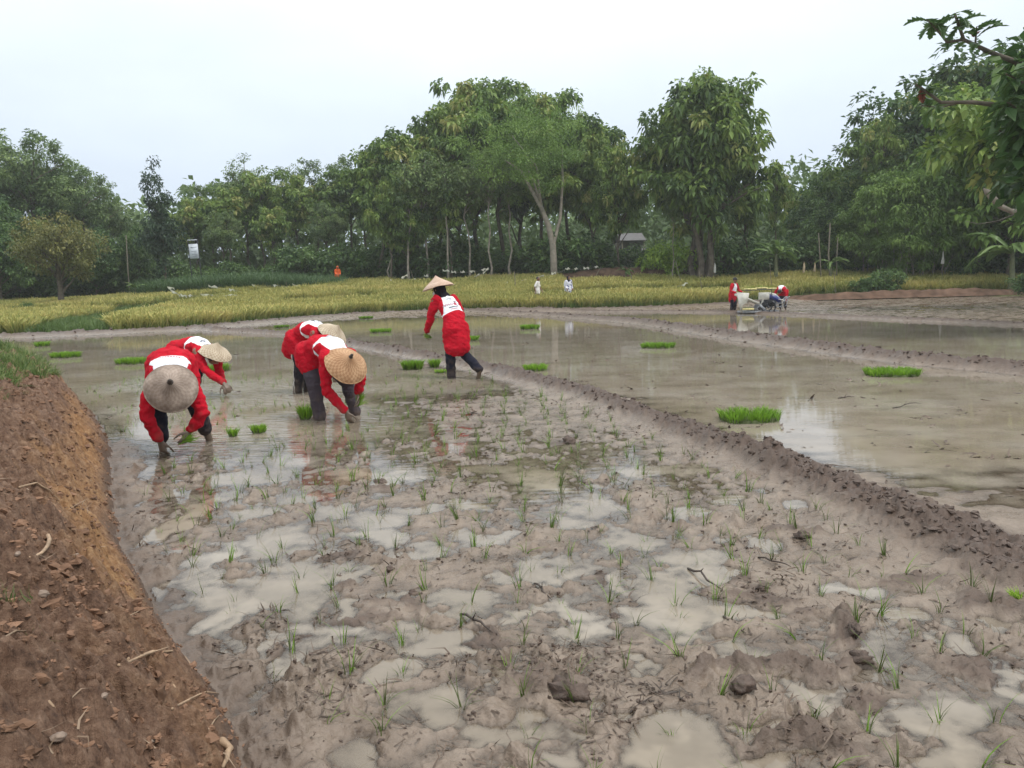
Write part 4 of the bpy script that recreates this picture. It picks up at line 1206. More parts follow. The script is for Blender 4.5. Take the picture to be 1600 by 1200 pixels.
def head_parts(c, upv, fwd):
    upv = _n(upv); fwd = _n(fwd - upv * np.dot(fwd, upv)); lat = np.cross(fwd, upv)
    R = Matrix((lat, fwd, upv)).transposed()
    P = [blob(c + upv * .02, (.074, .092, .098), 16, 12, R), blob(c - upv * .055 + fwd * .022, (.054, .064, .062), 14, 10, R)]
    P.append(tube([c + fwd * .086 + upv * .015, c + fwd * .104 - upv * .018, c + fwd * .108 - upv * .032], [.010, .013, .016], lat, 8))          # nose
    P.append(blob(c + fwd * .080 - upv * .062, (.026, .012, .010), 10, 6, R))                                                           # lips
    P.append(blob(c + fwd * .066 + upv * .038, (.050, .022, .012), 10, 6, R))                                                           # brow
    for s in (-1, 1): P.append(blob(c + lat * .076 * s - fwd * .006 - upv * .008, (.012, .020, .030), 8, 6, R))                           # ears
    return P, R

def person(label, loc, heading, J, shirt=SHIRT, pants=NAVY, group=None, vox=.011, bvox=.0085, hem=.10, cuff=.72, yoke=True, scarf=None, hair=True, hat=None, hair_r=None,
           girth=1.0, curlL=.6, curlR=.6, prints=None, sleeve=1.0, skirt=None, mask=None, cap=None):
    """J: joints in the figure's own frame (x to its right, y forward, z up)"""
    o = empty("person", loc, heading)
    tag(o, label, "person", group)
    sp = [A_(*p) for p in J["spine"]]                      # pelvis, waist, chest, neck base
    lat = A_(*J.get("lat", (1, 0, 0)))
    hd = A_(*J["head"]); hup = A_(*J["headup"]); hfw = A_(*J["face"])
    g = girth
    B = []
    # ---- body, one surface
    B.append(tube(sp, [(.135 * g, .098 * g), (.115 * g, .085 * g), (.130 * g, .092 * g), (.062, .058)], lat, 16))
    B.append(tube([sp[-1] - (sp[-1] - sp[-2]) * .15, sp[-1] * .5 + hd * .5, hd - _n(hup) * .03], [.056, .050, .052], lat, 12))
    hp, HR = head_parts(hd, hup, hfw)
    B += hp
    legs = []; arms = []
    for s, k in ((1, "R"), (-1, "L")):
        hip = sp[0] + lat * .088 * s - A_(0, 0, .03)
        kn, an = A_(*J["knee" + k]), A_(*J["ankle" + k])
        legs.append((s, hip, kn, an))
        B.append(tube([hip, hip * .5 + kn * .5, kn, kn * .62 + an * .38 + (0, -.012, 0), an], [.082 * g, .070 * g, .050, .048, .031], None, 12))
        td = A_(*J.get("toe" + k, (0.05 * s, 1, 0))); td = _n(td)
        B.append(tube([an - td * .05 - A_(0, 0, .035), an - A_(0, 0, .03) + td * .03, an + td * .12 - A_(0, 0, .05), an + td * .18 - A_(0, 0, .055)], [(.030, .028), (.036, .036), (.040, .022), (.032, .014)], np.cross(td, A_(0, 0, 1)), 10))
        sh = sp[-1] + (sp[-2] - sp[-1]) * .22 + lat * .165 * g * s
        el, wr = A_(*J["elbow" + k]), A_(*J["wrist" + k])
        arms.append((s, sh, el, wr, k))
        B.append(tube([sh, sh * .5 + el * .5, el, el * .6 + wr * .4, wr], [.050, .043, .036, .035, .023], None, 12))
        B += hand_parts(wr, A_(*J.get("hand" + k, tuple(wr - el))), A_(*J.get("palm" + k, (0, 0, -1))), s if "flip" not in J else -s, curlR if s > 0 else curlL)
    bm_ = voxel(B, bvox, 2, .4)
    Vb = getV(bm_)
    mud_ = sstep(.42, .22, Vb[:, 2])
    for (s, sh, el, wr, k) in arms:
        mud_ = np.maximum(mud_, (.62 if J.get("muddyhands", True) else 0) * sstep(.16, .08, np.linalg.norm(Vb - wr - _n(wr - el) * .08, axis=1)))
    setA(bm_, "muddy", mud_ * 1.3 - .15)
    link("body", bm_, SKIN, o)
    # ---- eyes
    for s in (-1, 1):
        e = MB(); e.add(*blob(hd + _n(hfw - hup * np.dot(hfw, _n(hup)) / np.linalg.norm(hup)) * .082 + lat * .031 * s + _n(hup) * .014, .0125, 8, 6)); e.build("eye", EYEM, o)
    # ---- trousers
    P = [tube([sp[0] + (sp[1] - sp[0]) * .3, sp[0], sp[0] - (sp[1] - sp[0]) * .35], [(.118 * g, .088 * g), (.138 * g, .110 * g), (.11 * g, .095 * g)], lat, 16)]
    for s, hip, kn, an in legs:
        e = kn + (an - kn) * cuff
        P.append(tube([hip + A_(0, 0, .03), hip * .55 + kn * .45, kn, kn * .5 + e * .5, e], [.092 * g, .090 * g, .076, .070, .066], None, 14))
    pm_ = voxel(P, vox, 3)
    V = getV(pm_); Nn = getN(pm_)
    wv = fbm(V[:, 0] * 9 + V[:, 1] * 7, V[:, 2] * 16, 3, 501)
    setV(pm_, V + Nn * (wv * .012)[:, None])
    if pants is STRIPET:
        st = np.full(len(V), -1.0)
        for s, hip, kn, an in legs:
            ax = _n(an - hip); rel_ = V - hip; perp = rel_ - np.outer(rel_ @ ax, ax)
            ly = perp @ _n(np.cross(ax, lat)); lx = perp @ lat
            st = np.maximum(st, np.where(lx * s > .015, .008 - np.abs(np.abs(ly) - .017), -1))
        setA(pm_, "yoke", st)
    link("trousers", pm_, pants, o)
    # ---- shirt: trunk with a loose hem, sleeves to the wrist
    hemp = sp[0] + A_(*J.get("hemdir", tuple(_n(sp[0] - sp[1])))) * hem
    T = [tube([hemp, sp[0], sp[1], sp[2] * .6 + sp[1] * .4, sp[2], sp[3] * .55 + sp[2] * .45, sp[3] * .93 + sp[2] * .07],
              [(J.get('hemw', .185) * g, .150 * g), (.180 * g, .150 * g), (.165 * g, .128 * g), (.165 * g, .122 * g), (.170 * g, .118 * g), (.150 * g, .095 * g), (.078, .070)], lat, 20)]
    for s, hip, kn, an in legs:                                               # the tunic falls over the tops of the thighs
        q = hip + (kn - hip) * J.get("thigh", .30)
        T.append(tube([hip + A_(0, 0, .06), hip, hip * .5 + q * .5, q], [(.128 * g, .13 * g), (.130 * g, .132 * g), (.126 * g, .126 * g), (.118 * g, .118 * g)], lat, 16))
    for s, sh, el, wr, k in arms:
        e = el + (wr - el) * (.88 * sleeve) if sleeve > .45 else sh + (el - sh) * (sleeve * 2)
        if sleeve > .45: T.append(tube([sh - lat * .03 * s, sh * .5 + el * .5, el, el * .5 + e * .5, e], [.080 * g, .068, .060, .053, .045], None, 14))
        else: T.append(tube([sh - lat * .03 * s, sh * .5 + e * .5, e], [.080 * g, .072, .068], None, 14))
    sm_ = voxel(T, vox, 3)
    V = getV(sm_); Nn = getN(sm_)
    fold = 0.010 * fbm(V @ _n(sp[1] - sp[0]) * 14, V @ lat * 4 + 5, 3, 511) + .008 * pn(V[:, 0] * 13 + V[:, 2] * 21, V[:, 1] * 13, 517) + .012 * pn(V @ lat * 11, V @ _n(sp[2] - sp[1]) * 2.5, 519)
    along = _n(sp[2] - sp[0]); q1 = V @ along; q2 = V @ lat; q3 = V @ np.cross(along, lat)
    fold += .016 * (np.abs(pn(q1 * 9 + q2 * 5, q2 * 4 - q1 * 3 + q3 * 5, 527)) - .2) + .010 * (np.abs(pn(q1 * 17 - q2 * 9, q3 * 12 + q2 * 5, 529)) - .2)
    for s, sh, el, wr, k in arms:                                             # creases gather at the elbow
        t_ = V - el; r_ = np.linalg.norm(t_, axis=1)
        fold += .005 * np.exp(-(r_ / .10) ** 2) * np.sin((t_ @ _n(wr - sh)) * 95 + 6 * pn(V[:, 0] * 9, V[:, 2] * 9, 523))
    setV(sm_, V + Nn * (fold * 1.2)[:, None])
    # coordinates on the trunk: s along the spine (metres from the neck), u sideways, w dorsal
    seg = [(sp[i], sp[i + 1]) for i in range(3)]
    Ls = [np.linalg.norm(b - a) for a, b in seg]; tot = sum(Ls)
    best = np.full(len(V), 9e9); S = np.zeros(len(V)); U = np.zeros(len(V)); Wd = np.zeros(len(V)); acc = 0
    for i, (a, b) in enumerate(seg):
        ax = (b - a) / Ls[i]; t_ = (V - a) @ ax
        tc_ = np.clip(t_, -.3 if i == 0 else 0, Ls[i] + (.2 if i == 2 else 0))
        q = V - a - np.outer(tc_, ax); d_ = np.linalg.norm(q, axis=1)
        m_ = d_ < best
        dors = np.cross(ax, lat)
        dors = -dors if np.dot(dors, A_(0, 0, 1) - A_(0, 1, 0)) < 0 and False else dors
        best = np.where(m_, d_, best); S = np.where(m_, tot - acc - tc_, S); U = np.where(m_, q @ lat, U); Wd = np.where(m_, q @ dors, Wd); acc += Ls[i]
    if yoke:
        depth = J.get("yoke", .30)
        sag_ = .022 * np.cos(np.clip(U / .16, -1, 1) * PI * .5)
        wid = .062 + .105 * np.clip(S / depth, 0, 1) ** .8
        Yk = np.minimum(depth - sag_ - S, wid * g - np.abs(U))
        Yk = np.where(np.abs(Wd) > .17, -1, Yk)
        # sleeves never belong to the yoke
        for s, sh, el, wr, k in arms:
            for a, b in ((sh, el), (el, wr)):
                ax = _n(b - a); t_ = np.clip((V - a) @ ax, 0, np.linalg.norm(b - a)); d_ = np.linalg.norm(V - a - np.outer(t_, ax), axis=1)
                Yk = np.where((d_ < .085) & (t_ > .07), -np.abs(.085 - d_) - .003, Yk)
        setA(sm_, "yoke", Yk)
    link("shirt", sm_, shirt, o)
    # ---- printing on the back
    if prints:
        bv = BVHTree.FromPolygons([tuple(v) for v in getV(sm_)], [tuple(p.vertices) for p in sm_.polygons])
        def spine_at(sv):
            rem = tot - sv; k = 0
            while k < 2 and rem > Ls[k]: rem -= Ls[k]; k += 1
            a, b = seg[k]; ax = (b - a) / Ls[k]
            return a + ax * rem, ax
        def on_back(u, sv):
            c, ax = spine_at(sv); dr = -np.cross(lat, ax) if J.get("dors", 1) > 0 else np.cross(lat, ax)
            dr = np.cross(ax, lat) * -1
            if dr @ A_(0, -1, .6) < 0: dr = -dr
            st = c + lat * u + dr * .35
            h = bv.ray_cast(Vector(st), Vector(-dr), .6)
            return np.array(h[0]) + dr * .0025 if h[0] is not None else None
        for mat_, strokes in prints:
            mb = MB()
            for (pts, wd) in strokes:
                pts = [(u * J.get('pk', 1.0), J.get('p0', 0.0) + v * J.get('pk', 1.0)) for u, v in pts]; wd = wd * J.get('pk', 1.0)
                fine = []
                for (a, b) in zip(pts[:-1], pts[1:]):
                    k = max(1, int(math.hypot(b[0] - a[0], b[1] - a[1]) / .008))
                    fine += [(a[0] + (b[0] - a[0]) * i / k, a[1] + (b[1] - a[1]) * i / k) for i in range(k)]
                fine.append(pts[-1])
                rows_ = []
                for i, (u, sv) in enumerate(fine):
                    a = fine[max(i - 1, 0)]; b = fine[min(i + 1, len(fine) - 1)]
                    tx, ty = b[0] - a[0], b[1] - a[1]; L = math.hypot(tx, ty) + 1e-9
                    nx, ny = -ty / L * wd / 2, tx / L * wd / 2
                    p, q = on_back(u + nx, sv + ny), on_back(u - nx, sv - ny)
                    rows_.append(None if p is None or q is None else (p, q))
                for r1, r2 in zip(rows_[:-1], rows_[1:]):
                    if r1 is None or r2 is None: continue
                    mb.add([r1[0], r1[1], r2[1], r2[0]], [(0, 1, 2, 3)])
            if mb.V: mb.build("shirt_print", mat_, o)
    # ---- head cover
    hupn = _n(hup); hfn = _n(hfw - hupn * np.dot(hfw, hupn))
    if scarf is not None:
        P = [blob(hd + hupn * .022 - hfn * .012, (.092, .105, .112), 18, 12, HR),
             tube([hd - hfn * .03, hd * .45 + sp[-1] * .55, sp[-1] + (sp[-2] - sp[-1]) * .10], [(.088, .092), (.082, .086), (.105, .095)], lat, 16)]
        sc_ = voxel(P, vox, 2)
        V = getV(sc_); Nn = getN(sc_)
        # cut the opening for the face: pull the front in
        f_ = (V - hd) @ hfn; l_ = (V - hd) @ np.array(HR.col[0]); u_ = (V - hd) @ hupn
        face = np.exp(-((l_ / .052) ** 4)) * np.exp(-(((u_ + .02) / .075) ** 4)) * sstep(.05, .075, f_)
        setV(sc_, V - np.outer(face * .045, hfn) + Nn * (.008 * fbm(V[:, 0] * 22, V[:, 2] * 12 + V[:, 1] * 9, 3, 531))[:, None])
        link("headscarf", sc_, scarf, o)
    elif hair:
        P = [blob(hd + hupn * .036 - hfn * .020, hair_r or (.082, .092, .094), 18, 12, HR)]
        h_ = voxel(P, vox, 1); V = getV(h_); Nn = getN(h_)
        setV(h_, V + Nn * (.010 * fbm(V[:, 0] * 50, V[:, 2] * 50 + V[:, 1] * 30, 2, 541))[:, None])
        link("hair", h_, HAIRM, o)
    if mask is not None:
        mk = MB(); mk.add(*blob(hd + hfn * .078 - hupn * .045, (.052, .034, .040), 14, 8, HR)); mk.build("face_mask", mask, o)
    if cap is not None:
        V_, F_ = blob(hd + hupn * .048 - hfn * .006, (.088, .102, .090), 18, 12, HR)
        cp = MB(); cp.add(V_, F_); c_ = cp.build("cap", cap, o)
        pk = MB(); pk.add(*blob(hd + hupn * .052 + hfn * .125, (.070, .072, .009), 14, 6, HR)); pk.build("peak", cap, c_)
    # ---- conical hat
    if hat:
        hm_, ax, rad_, hgt, cen, knob = hat
        ax = _n(A_(*ax))
        Rm = Vector(ax).to_track_quat('Z', 'Y').to_matrix()
        prof = []
        for i in range(13):
            t = i / 12
            prof.append((rad_ * t + .004, hgt * (1 - t) ** .93 * (1 - .12 * math.sin(PI * t)) + (-.012 * sstep(.86, 1, t))))
        inner = [(max(r - .004, .001), z - .007) for r, z in reversed(prof)]
        mb = MB(); mb.lathe([(.0008, prof[0][1] + .002)] + prof + [(rad_ + .006, prof[-1][1] - .004)] + inner, (0, 0, 0), 40)
        ho = mb.build("conical_hat", hm_, o)
        if rng is not None:
            V = getV(ho.data); a_ = np.arctan2(V[:, 1], V[:, 0]); rr_ = np.hypot(V[:, 0], V[:, 1])
            V[:, 2] += .010 * np.sin(2 * a_ + 1) * (rr_ / rad_) ** 2 + .003 * np.sin(7 * a_) * (rr_ / rad_)
            setV(ho.data, V)
        c0 = A_(*cen) if cen is not None else hd + ax * .03
        ho.matrix_local = Matrix.Translation(Vector(c0)) @ Rm.to_4x4()
        kb = MB()
        if knob: kb.lathe([(.0005, .032), (.012, .028), (.017, .014), (.014, .0), (.020, -.012), (.030, -.026)], (0, 0, hgt), 10); kb.build("hat_knob", KNOBM, ho)
        rm_ = MB()
        rp_ = [(math.cos(a) * (rad_ + .003), math.sin(a) * (rad_ + .003), prof[-1][1] - .002) for a in np.linspace(0, 2 * PI, 41)]
        rp_ = [(x, y, z + .010 * math.sin(2 * math.atan2(y, x) + 1) + .003 * math.sin(7 * math.atan2(y, x))) for x, y, z in rp_]
        rm_.tube(rp_, [.0065] * 41, 6, cap=False); rm_.build("hat_rim", hm_, ho)
    return o

def head_of(fx, fy): return math.atan2(-fx, fy)       # rotation that turns +y to (fx, fy)

def place(px, py, z=0.0): return at(px, py, z)

PLG = "planters in red and white jerseys and conical hats"
# --- the woman nearest the bank, bent towards us, her grey hat hiding her face
fL = at(342, 693); fR = at(258, 708)
base = at(276, 698); 
txt = [(PRINTR, [([(-.085 + .022 * i, .235), (-.070 + .022 * i, .232)], .010) for i in range(8)])]
person("planter nearest the bank, bent towards us, face hidden by a big weathered grey hat", (base[0] + .02, base[1] - .02, 0), head_of(.37, -.93),
       dict(spine=[(0, -.02, .74), (0, .12, .80), (0, .27, .72), (0, .40, .585)], lat=(1, 0, 0), head=(0, .53, .575), headup=(0, .85, .36), face=(0, .25, -.9),
            kneeR=(.14, .12, .38), ankleR=(.12, .08, -.03), kneeL=(-.18, .02, .36), ankleL=(-.28, -.20, -.02),
            elbowR=(.215, .40, .35), wristR=(.12, .34, .13), handR=(-.10, .05, -.9), palmR=(-.6, -.6, 0),
            elbowL=(-.225, .44, .35), wristL=(-.115, .40, .205), handL=(.35, .2, -.6), palmL=(.6, -.5, -.2), hemdir=(0, -.75, -.55), yoke=.27),
       pants=NAVY, hem=.10, hat=(HAT_GREY, (.0, .88, .42), .205, .155, (0, .57, .61), True), girth=1.0, prints=txt, cuff=.62)
# --- the one behind, reaching out to the right
b2 = at(262, 622)
person("planter bent low behind the nearest one, reaching right under a pale straw hat", (b2[0] + .10, 10.8, 0), head_of(.90, -.44),
       dict(spine=[(0, -.02, .60), (0, .13, .665), (0, .32, .665), (0, .47, .60)], head=(0, .58, .54), headup=(0, .62, .60), face=(0, .75, -.6),
            kneeR=(.11, .12, .32), ankleR=(.10, -.02, -.04), kneeL=(-.11, .14, .32), ankleL=(-.11, .02, -.04),
            elbowR=(.19, .60, .37), wristR=(.13, .86, .19), handR=(-.05, .7, -.6), palmR=(-.2, -.5, -.8),
            elbowL=(-.18, .46, .32), wristL=(-.10, .62, .14), hemdir=(0, -.8, -.5), yoke=.26),
       pants=NAVY, scarf=SCARFD, hat=(HAT_PALE, (.02, .46, .88), .215, .15, (0, .60, .585), False), prints=[(PRINTD, [([(-.03, .10), (.02, .085), (.05, .11), (.01, .13), (-.04, .125)], .013)])], cuff=.8)
# --- the one with the golden tan hat, right hand in the mud
b3 = at(492, 645)
person("planter in grey trousers and golden tan woven hat, one hand in the mud", (b3[0] + .13, 8.52, 0), head_of(.72, -.70),
       dict(spine=[(0, .0, .70), (0, .13, .785), (0, .32, .765), (0, .46, .665)], head=(0, .56, .615), headup=(0, .72, .56), face=(0, .55, -.8),
            kneeR=(.11, .12, .37), ankleR=(.07, .14, -.03), kneeL=(-.25, .20, .38), ankleL=(-.36, .18, -.03),
            elbowR=(.16, .44, .36), wristR=(.02, .56, .12), handR=(-.15, .15, -.9), palmR=(-.8, -.3, 0),
            elbowL=(-.22, .50, .43), wristL=(-.19, .47, .27), handL=(.1, .25, -.8), palmL=(.7, -.3, 0), hemdir=(0, -.75, -.6), yoke=.27),
       pants=GREYT, hem=.10, hat=(HAT_TAN, (.10, .80, .62), .218, .155, (.02, .60, .615), True), cuff=.85, girth=1.05,
       prints=[(PRINTD, [([(-.09, .21), (-.02, .215), (.07, .205)], .007), ([(-.05, .18), (.0, .165), (.05, .18)], .012), ([(-.07, .235), (.04, .235)], .006)])])
# --- behind that one, striped trousers
b4 = at(466, 612)
person("planter in white striped dark trousers, bent behind the one with the golden tan hat", (b4[0] + .06, 10.7, 0), head_of(.90, -.42),
       dict(spine=[(0, .0, .72), (0, .12, .83), (0, .29, .86), (0, .43, .80)], head=(0, .545, .755), headup=(0, .58, .62), face=(0, .7, -.65),
            kneeR=(.10, .08, .38), ankleR=(.09, .0, -.03), kneeL=(-.10, .10, .38), ankleL=(-.10, .02, -.03),
            elbowR=(.17, .42, .52), wristR=(.10, .50, .28), elbowL=(-.18, .44, .52), wristL=(-.08, .52, .28), hemdir=(0, -.55, -.8), yoke=.27),
       pants=STRIPET, scarf=SCARFD, hem=.16, hat=(HAT_PALE, (.0, .66, .70), .20, .15, (0, .58, .80), False), cuff=.9,
       prints=[(PRINTD, [([(-.04, .12), (.04, .12)], .008), ([(-.05, .15), (.05, .15)], .006)])])
# --- the walker
b5 = at(714, 590)
pr5 = [(PRINTD, [([(-.035, .055), (.030, .050)], .010), ([(-.015, .078), (.022, .075)], .007), ([(-.055, .165), (.055, .160)], .013),
                 ([(.015, .095), (.050, .130), (.075, .150)], .008), ([(.055, .085), (.035, .125)], .010), ([(.078, .112), (.092, .122)], .008)]),
       (PRINTP, [([(-.11, .140), (-.098, .118), (-.088, .140), (-.075, .115), (-.062, .136), (-.050, .116), (-.036, .134), (-.022, .118), (-.008, .134), (.008, .118)], .010)]),
       (PRINTR, [([(.020, .135), (.037, .105), (.052, .138), (.018, .116), (.056, .116), (.020, .135)], .012), ([(-.045, .190), (.045, .186)], .006)])]
person("planter walking away upright through the mud in a pinkish beige conical hat", (b5[0] + .0, b5[1] - .05, 0), head_of(-.50, .866),
       dict(spine=[(0, -.03, .73), (0, .03, .90), (-.02, .13, 1.07), (-.05, .25, 1.215)], lat=(1, 0, 0), pk=1.3, p0=.05, hemw=.205, thigh=.42, head=(-.08, .35, 1.325), headup=(-.02, .22, .97), face=(-.45, .88, -.2),
            kneeR=(.13, -.02, .36), ankleR=(.20, -.36, .14), toeR=(.1, .55, -.8), kneeL=(-.08, .03, .36), ankleL=(-.07, .03, -.06),
            elbowL=(-.27, .30, .86), wristL=(-.25, .49, .68), handL=(.05, .35, -.8), palmL=(.9, 0, .1), elbowR=(.22, .20, .92), wristR=(.16, .38, .76),
            hemdir=(0, -.06, -1), yoke=.345),
       pants=NAVY, scarf=SCARFD, hem=.27, hat=(HAT_BEIGE, (-.16, .12, .98), .238, .168, (-.085, .36, 1.375), False), mask=simple("mask_white", (.75, .75, .75), .8), cuff=.98, girth=1.02, prints=pr5, vox=.012)
# --- machine crew
m1 = at(1146, 488, -.15)
capm = simple("cap_black", (0.02, 0.02, 0.022), .7)
person("man in a black cap and red jersey at the transplanter's white tray end", (m1[0], m1[1] + .15, -.12), head_of(.62, -.78),
       dict(spine=[(0, 0, .74), (0, .02, .92), (0, .06, 1.08), (0, .09, 1.22)], head=(0, .12, 1.38), headup=(0, .06, 1), face=(.1, 1, -.25),
            kneeR=(.10, .05, .36), ankleR=(.10, 0, -.05), kneeL=(-.10, .07, .36), ankleL=(-.11, .02, -.05),
            elbowR=(.27, .08, .93), wristR=(.19, .29, .82), elbowL=(-.27, .12, .93), wristL=(-.24, .33, .84), yoke=.34, muddyhands=False),
       pants=NAVY, hem=.22, vox=.02, bvox=.0125, cap=capm, hair=True, girth=1.05)
m2 = at(1222, 486, -.15)
person("man bent over the handle end of the transplanter with his white shirt back showing", (m2[0] + .1, m2[1] + .2, -.12), head_of(-.60, -.80),
       dict(spine=[(0, -.05, .80), (0, .06, .95), (0, .24, .99), (0, .37, .92)], head=(0, .48, .83), headup=(0, .75, -.1), face=(0, .1, -1),
            kneeR=(.10, .10, .42), ankleR=(.10, 0, .02), kneeL=(-.12, .12, .42), ankleL=(-.13, .02, .02),
            elbowR=(.24, .40, .66), wristR=(.18, .46, .46), elbowL=(-.24, .34, .64), wristL=(-.26, .38, .42), yoke=.34, hemdir=(0, -.4, -.9)),
       pants=NAVY, hem=.10, vox=.02, bvox=.0125, girth=1.05)
# --- two people out in the rice
WSH = cloth_mat("white_shirt", (0.66, 0.63, 0.60)); MAROON = cloth_mat("maroon_skirt", (0.16, 0.02, 0.03))
def checked():
    m_, t, b, o = newmat("blue_white_patterned_cloth")
    tcn = t.nodes.new("ShaderNodeTexCoord"); v = t.nodes.new("ShaderNodeTexVoronoi"); v.inputs["Scale"].default_value = 9
    t.links.new(tcn.outputs["Object"], v.inputs["Vector"])
    r = ramp_node(t, [(.30, (.06, .07, .20)), (.42, (.62, .62, .68))]); t.links.new(v.outputs["Distance"], r.inputs[0]); t.links.new(r.outputs[0], b.inputs["Base Color"])
    b.inputs["Roughness"].default_value = .85
    return m_
f1 = atY(840, 462, 44)
person("dark haired man in a loose white shirt wading through the ripening rice", (f1[0], 44, .08), head_of(.95, -.3),
       dict(spine=[(0, 0, .86), (0, .0, 1.02), (0, .01, 1.19), (0, .03, 1.34)], head=(0, .05, 1.50), headup=(0, .03, 1), face=(0, 1, -.1),
            kneeR=(.10, .12, .46), ankleR=(.10, .10, .08), kneeL=(-.10, .0, .46), ankleL=(-.10, -.22, .10), elbowR=(.25, -.08, 1.05), wristR=(.25, -.06, .80), elbowL=(-.25, .06, 1.05), wristL=(-.22, .2, .85), muddyhands=False),
       shirt=WSH, yoke=False, sleeve=.42, hem=.10, vox=.024, bvox=.014, group=None)
f2 = atY(888, 460, 45)
person("woman in a blue and white patterned tunic and dark scarf standing in the rice", (f2[0], 45, .14), head_of(.5, -.85),
       dict(spine=[(0, 0, .84), (0, .0, 1.0), (0, .01, 1.16), (0, .03, 1.30)], head=(0, .05, 1.45), headup=(0, .03, 1), face=(0, 1, -.1),
            kneeR=(.10, .05, .46), ankleR=(.10, .0, .08), kneeL=(-.10, .03, .46), ankleL=(-.10, .0, .08), elbowR=(.24, .0, 1.02), wristR=(.2, .14, .86), elbowL=(-.24, .0, 1.02), wristL=(-.2, .14, .86), muddyhands=False),
       shirt=checked(), pants=MAROON, yoke=False, hem=.16, vox=.024, bvox=.014, scarf=SCARFD, girth=1.1)
f3 = atY(527, 424, 61)
ORG = cloth_mat("orange_cloth", (0.75, 0.13, 0.03))
person("tiny figure all in bright orange by the edge of the distant wood", (f3[0], 61, float(zfar(np.array([f3[0]]), np.array([61.0]))[0])), head_of(.4, -.9),
       dict(spine=[(0, 0, .80), (0, .02, .95), (0, .05, 1.08), (0, .1, 1.22)], head=(0, .14, 1.36), headup=(0, .1, 1), face=(0, 1, -.3),
            kneeR=(.08, .05, .46), ankleR=(.08, .0, .08), kneeL=(-.08, .03, .46), ankleL=(-.08, .0, .08), elbowR=(.2, .08, .96), wristR=(.14, .24, .84), elbowL=(-.2, .08, .96), wristL=(-.14, .24, .84), muddyhands=False),
       shirt=ORG, pants=ORG, yoke=False, hem=.3, vox=.03, bvox=.016, scarf=ORG)
# ------------------------------------------------------------------ rice seedlings in the near plot
def seedling_mesh(i):
    V, F, T = blades(int(rng.integers(5, 10)), .014, .115, .0040, .60, 4, 0, (.22, .20), .2, .35)
    m_ = mesh("rice_seedling", V, F, dict(tint=T)); m_.materials.append(SEEDM); return m_
SEEDL = [seedling_mesh(i) for i in range(16)]
cand = []
for r in np.arange(1.9, 13.2, .205):
    for c in np.arange(-6.5, 4, .215):
        cand.append((c + rng.normal(0, .030) + .02 * r, r + rng.normal(0, .030)))
cand = np.array(cand)
Tq = terrain(cand[:, 0], cand[:, 1])
ok = (Tq["sdb"] < -.16) & (Tq["s1"] > 0) & (Tq["d1"] > .38) & (Tq["z"] > -.05)
keepout = [(base[0], base[1], .75), (b3[0], 8.4, .7), (b2[0] + .3, 11, .9), (b4[0], 10.6, .7), (b5[0], b5[1], .5)]
for (x, y, r_) in keepout: ok &= np.hypot(cand[:, 0] - x, cand[:, 1] - y) > r_
ok &= (rng.random(len(cand)) < np.where(cand[:, 1] > 9.8, .45, .90))
ok &= np.abs(cand[:, 0]) < cand[:, 1] * .72 + .2
cand = cand[ok]; zq = Tq["z"][ok]
order = np.argsort(np.hypot(cand[:, 0], cand[:, 1]))
rest = MB()
for k, i in enumerate(order):
    x, y = cand[i]; z = max(zq[i], -.02) - .004
    if k < 300:
        o = bpy.data.objects.new("rice_seedling", SEEDL[int(rng.integers(0, 16))]); COL.objects.link(o)
        o.location = (x, y, z); o.rotation_euler = (rng.normal(0, .16), rng.normal(0, .16), rng.uniform(0, 6.28)); s = rng.uniform(.65, 1.15) * (1.0 if y < 5 else 1.1); o.scale = (s, s, s)
        tag(o, "thin newly planted rice seedling standing in the wet mud of the near plot", "seedling", "rice seedlings planted in the near plot")
pts = [(cand[i][0], cand[i][1], max(zq[i], -.02) - .004) for i in order[300:]]
if pts: scatter("rice_seedlings", pts, SEEDL[:8], .75, 1.2, .16)

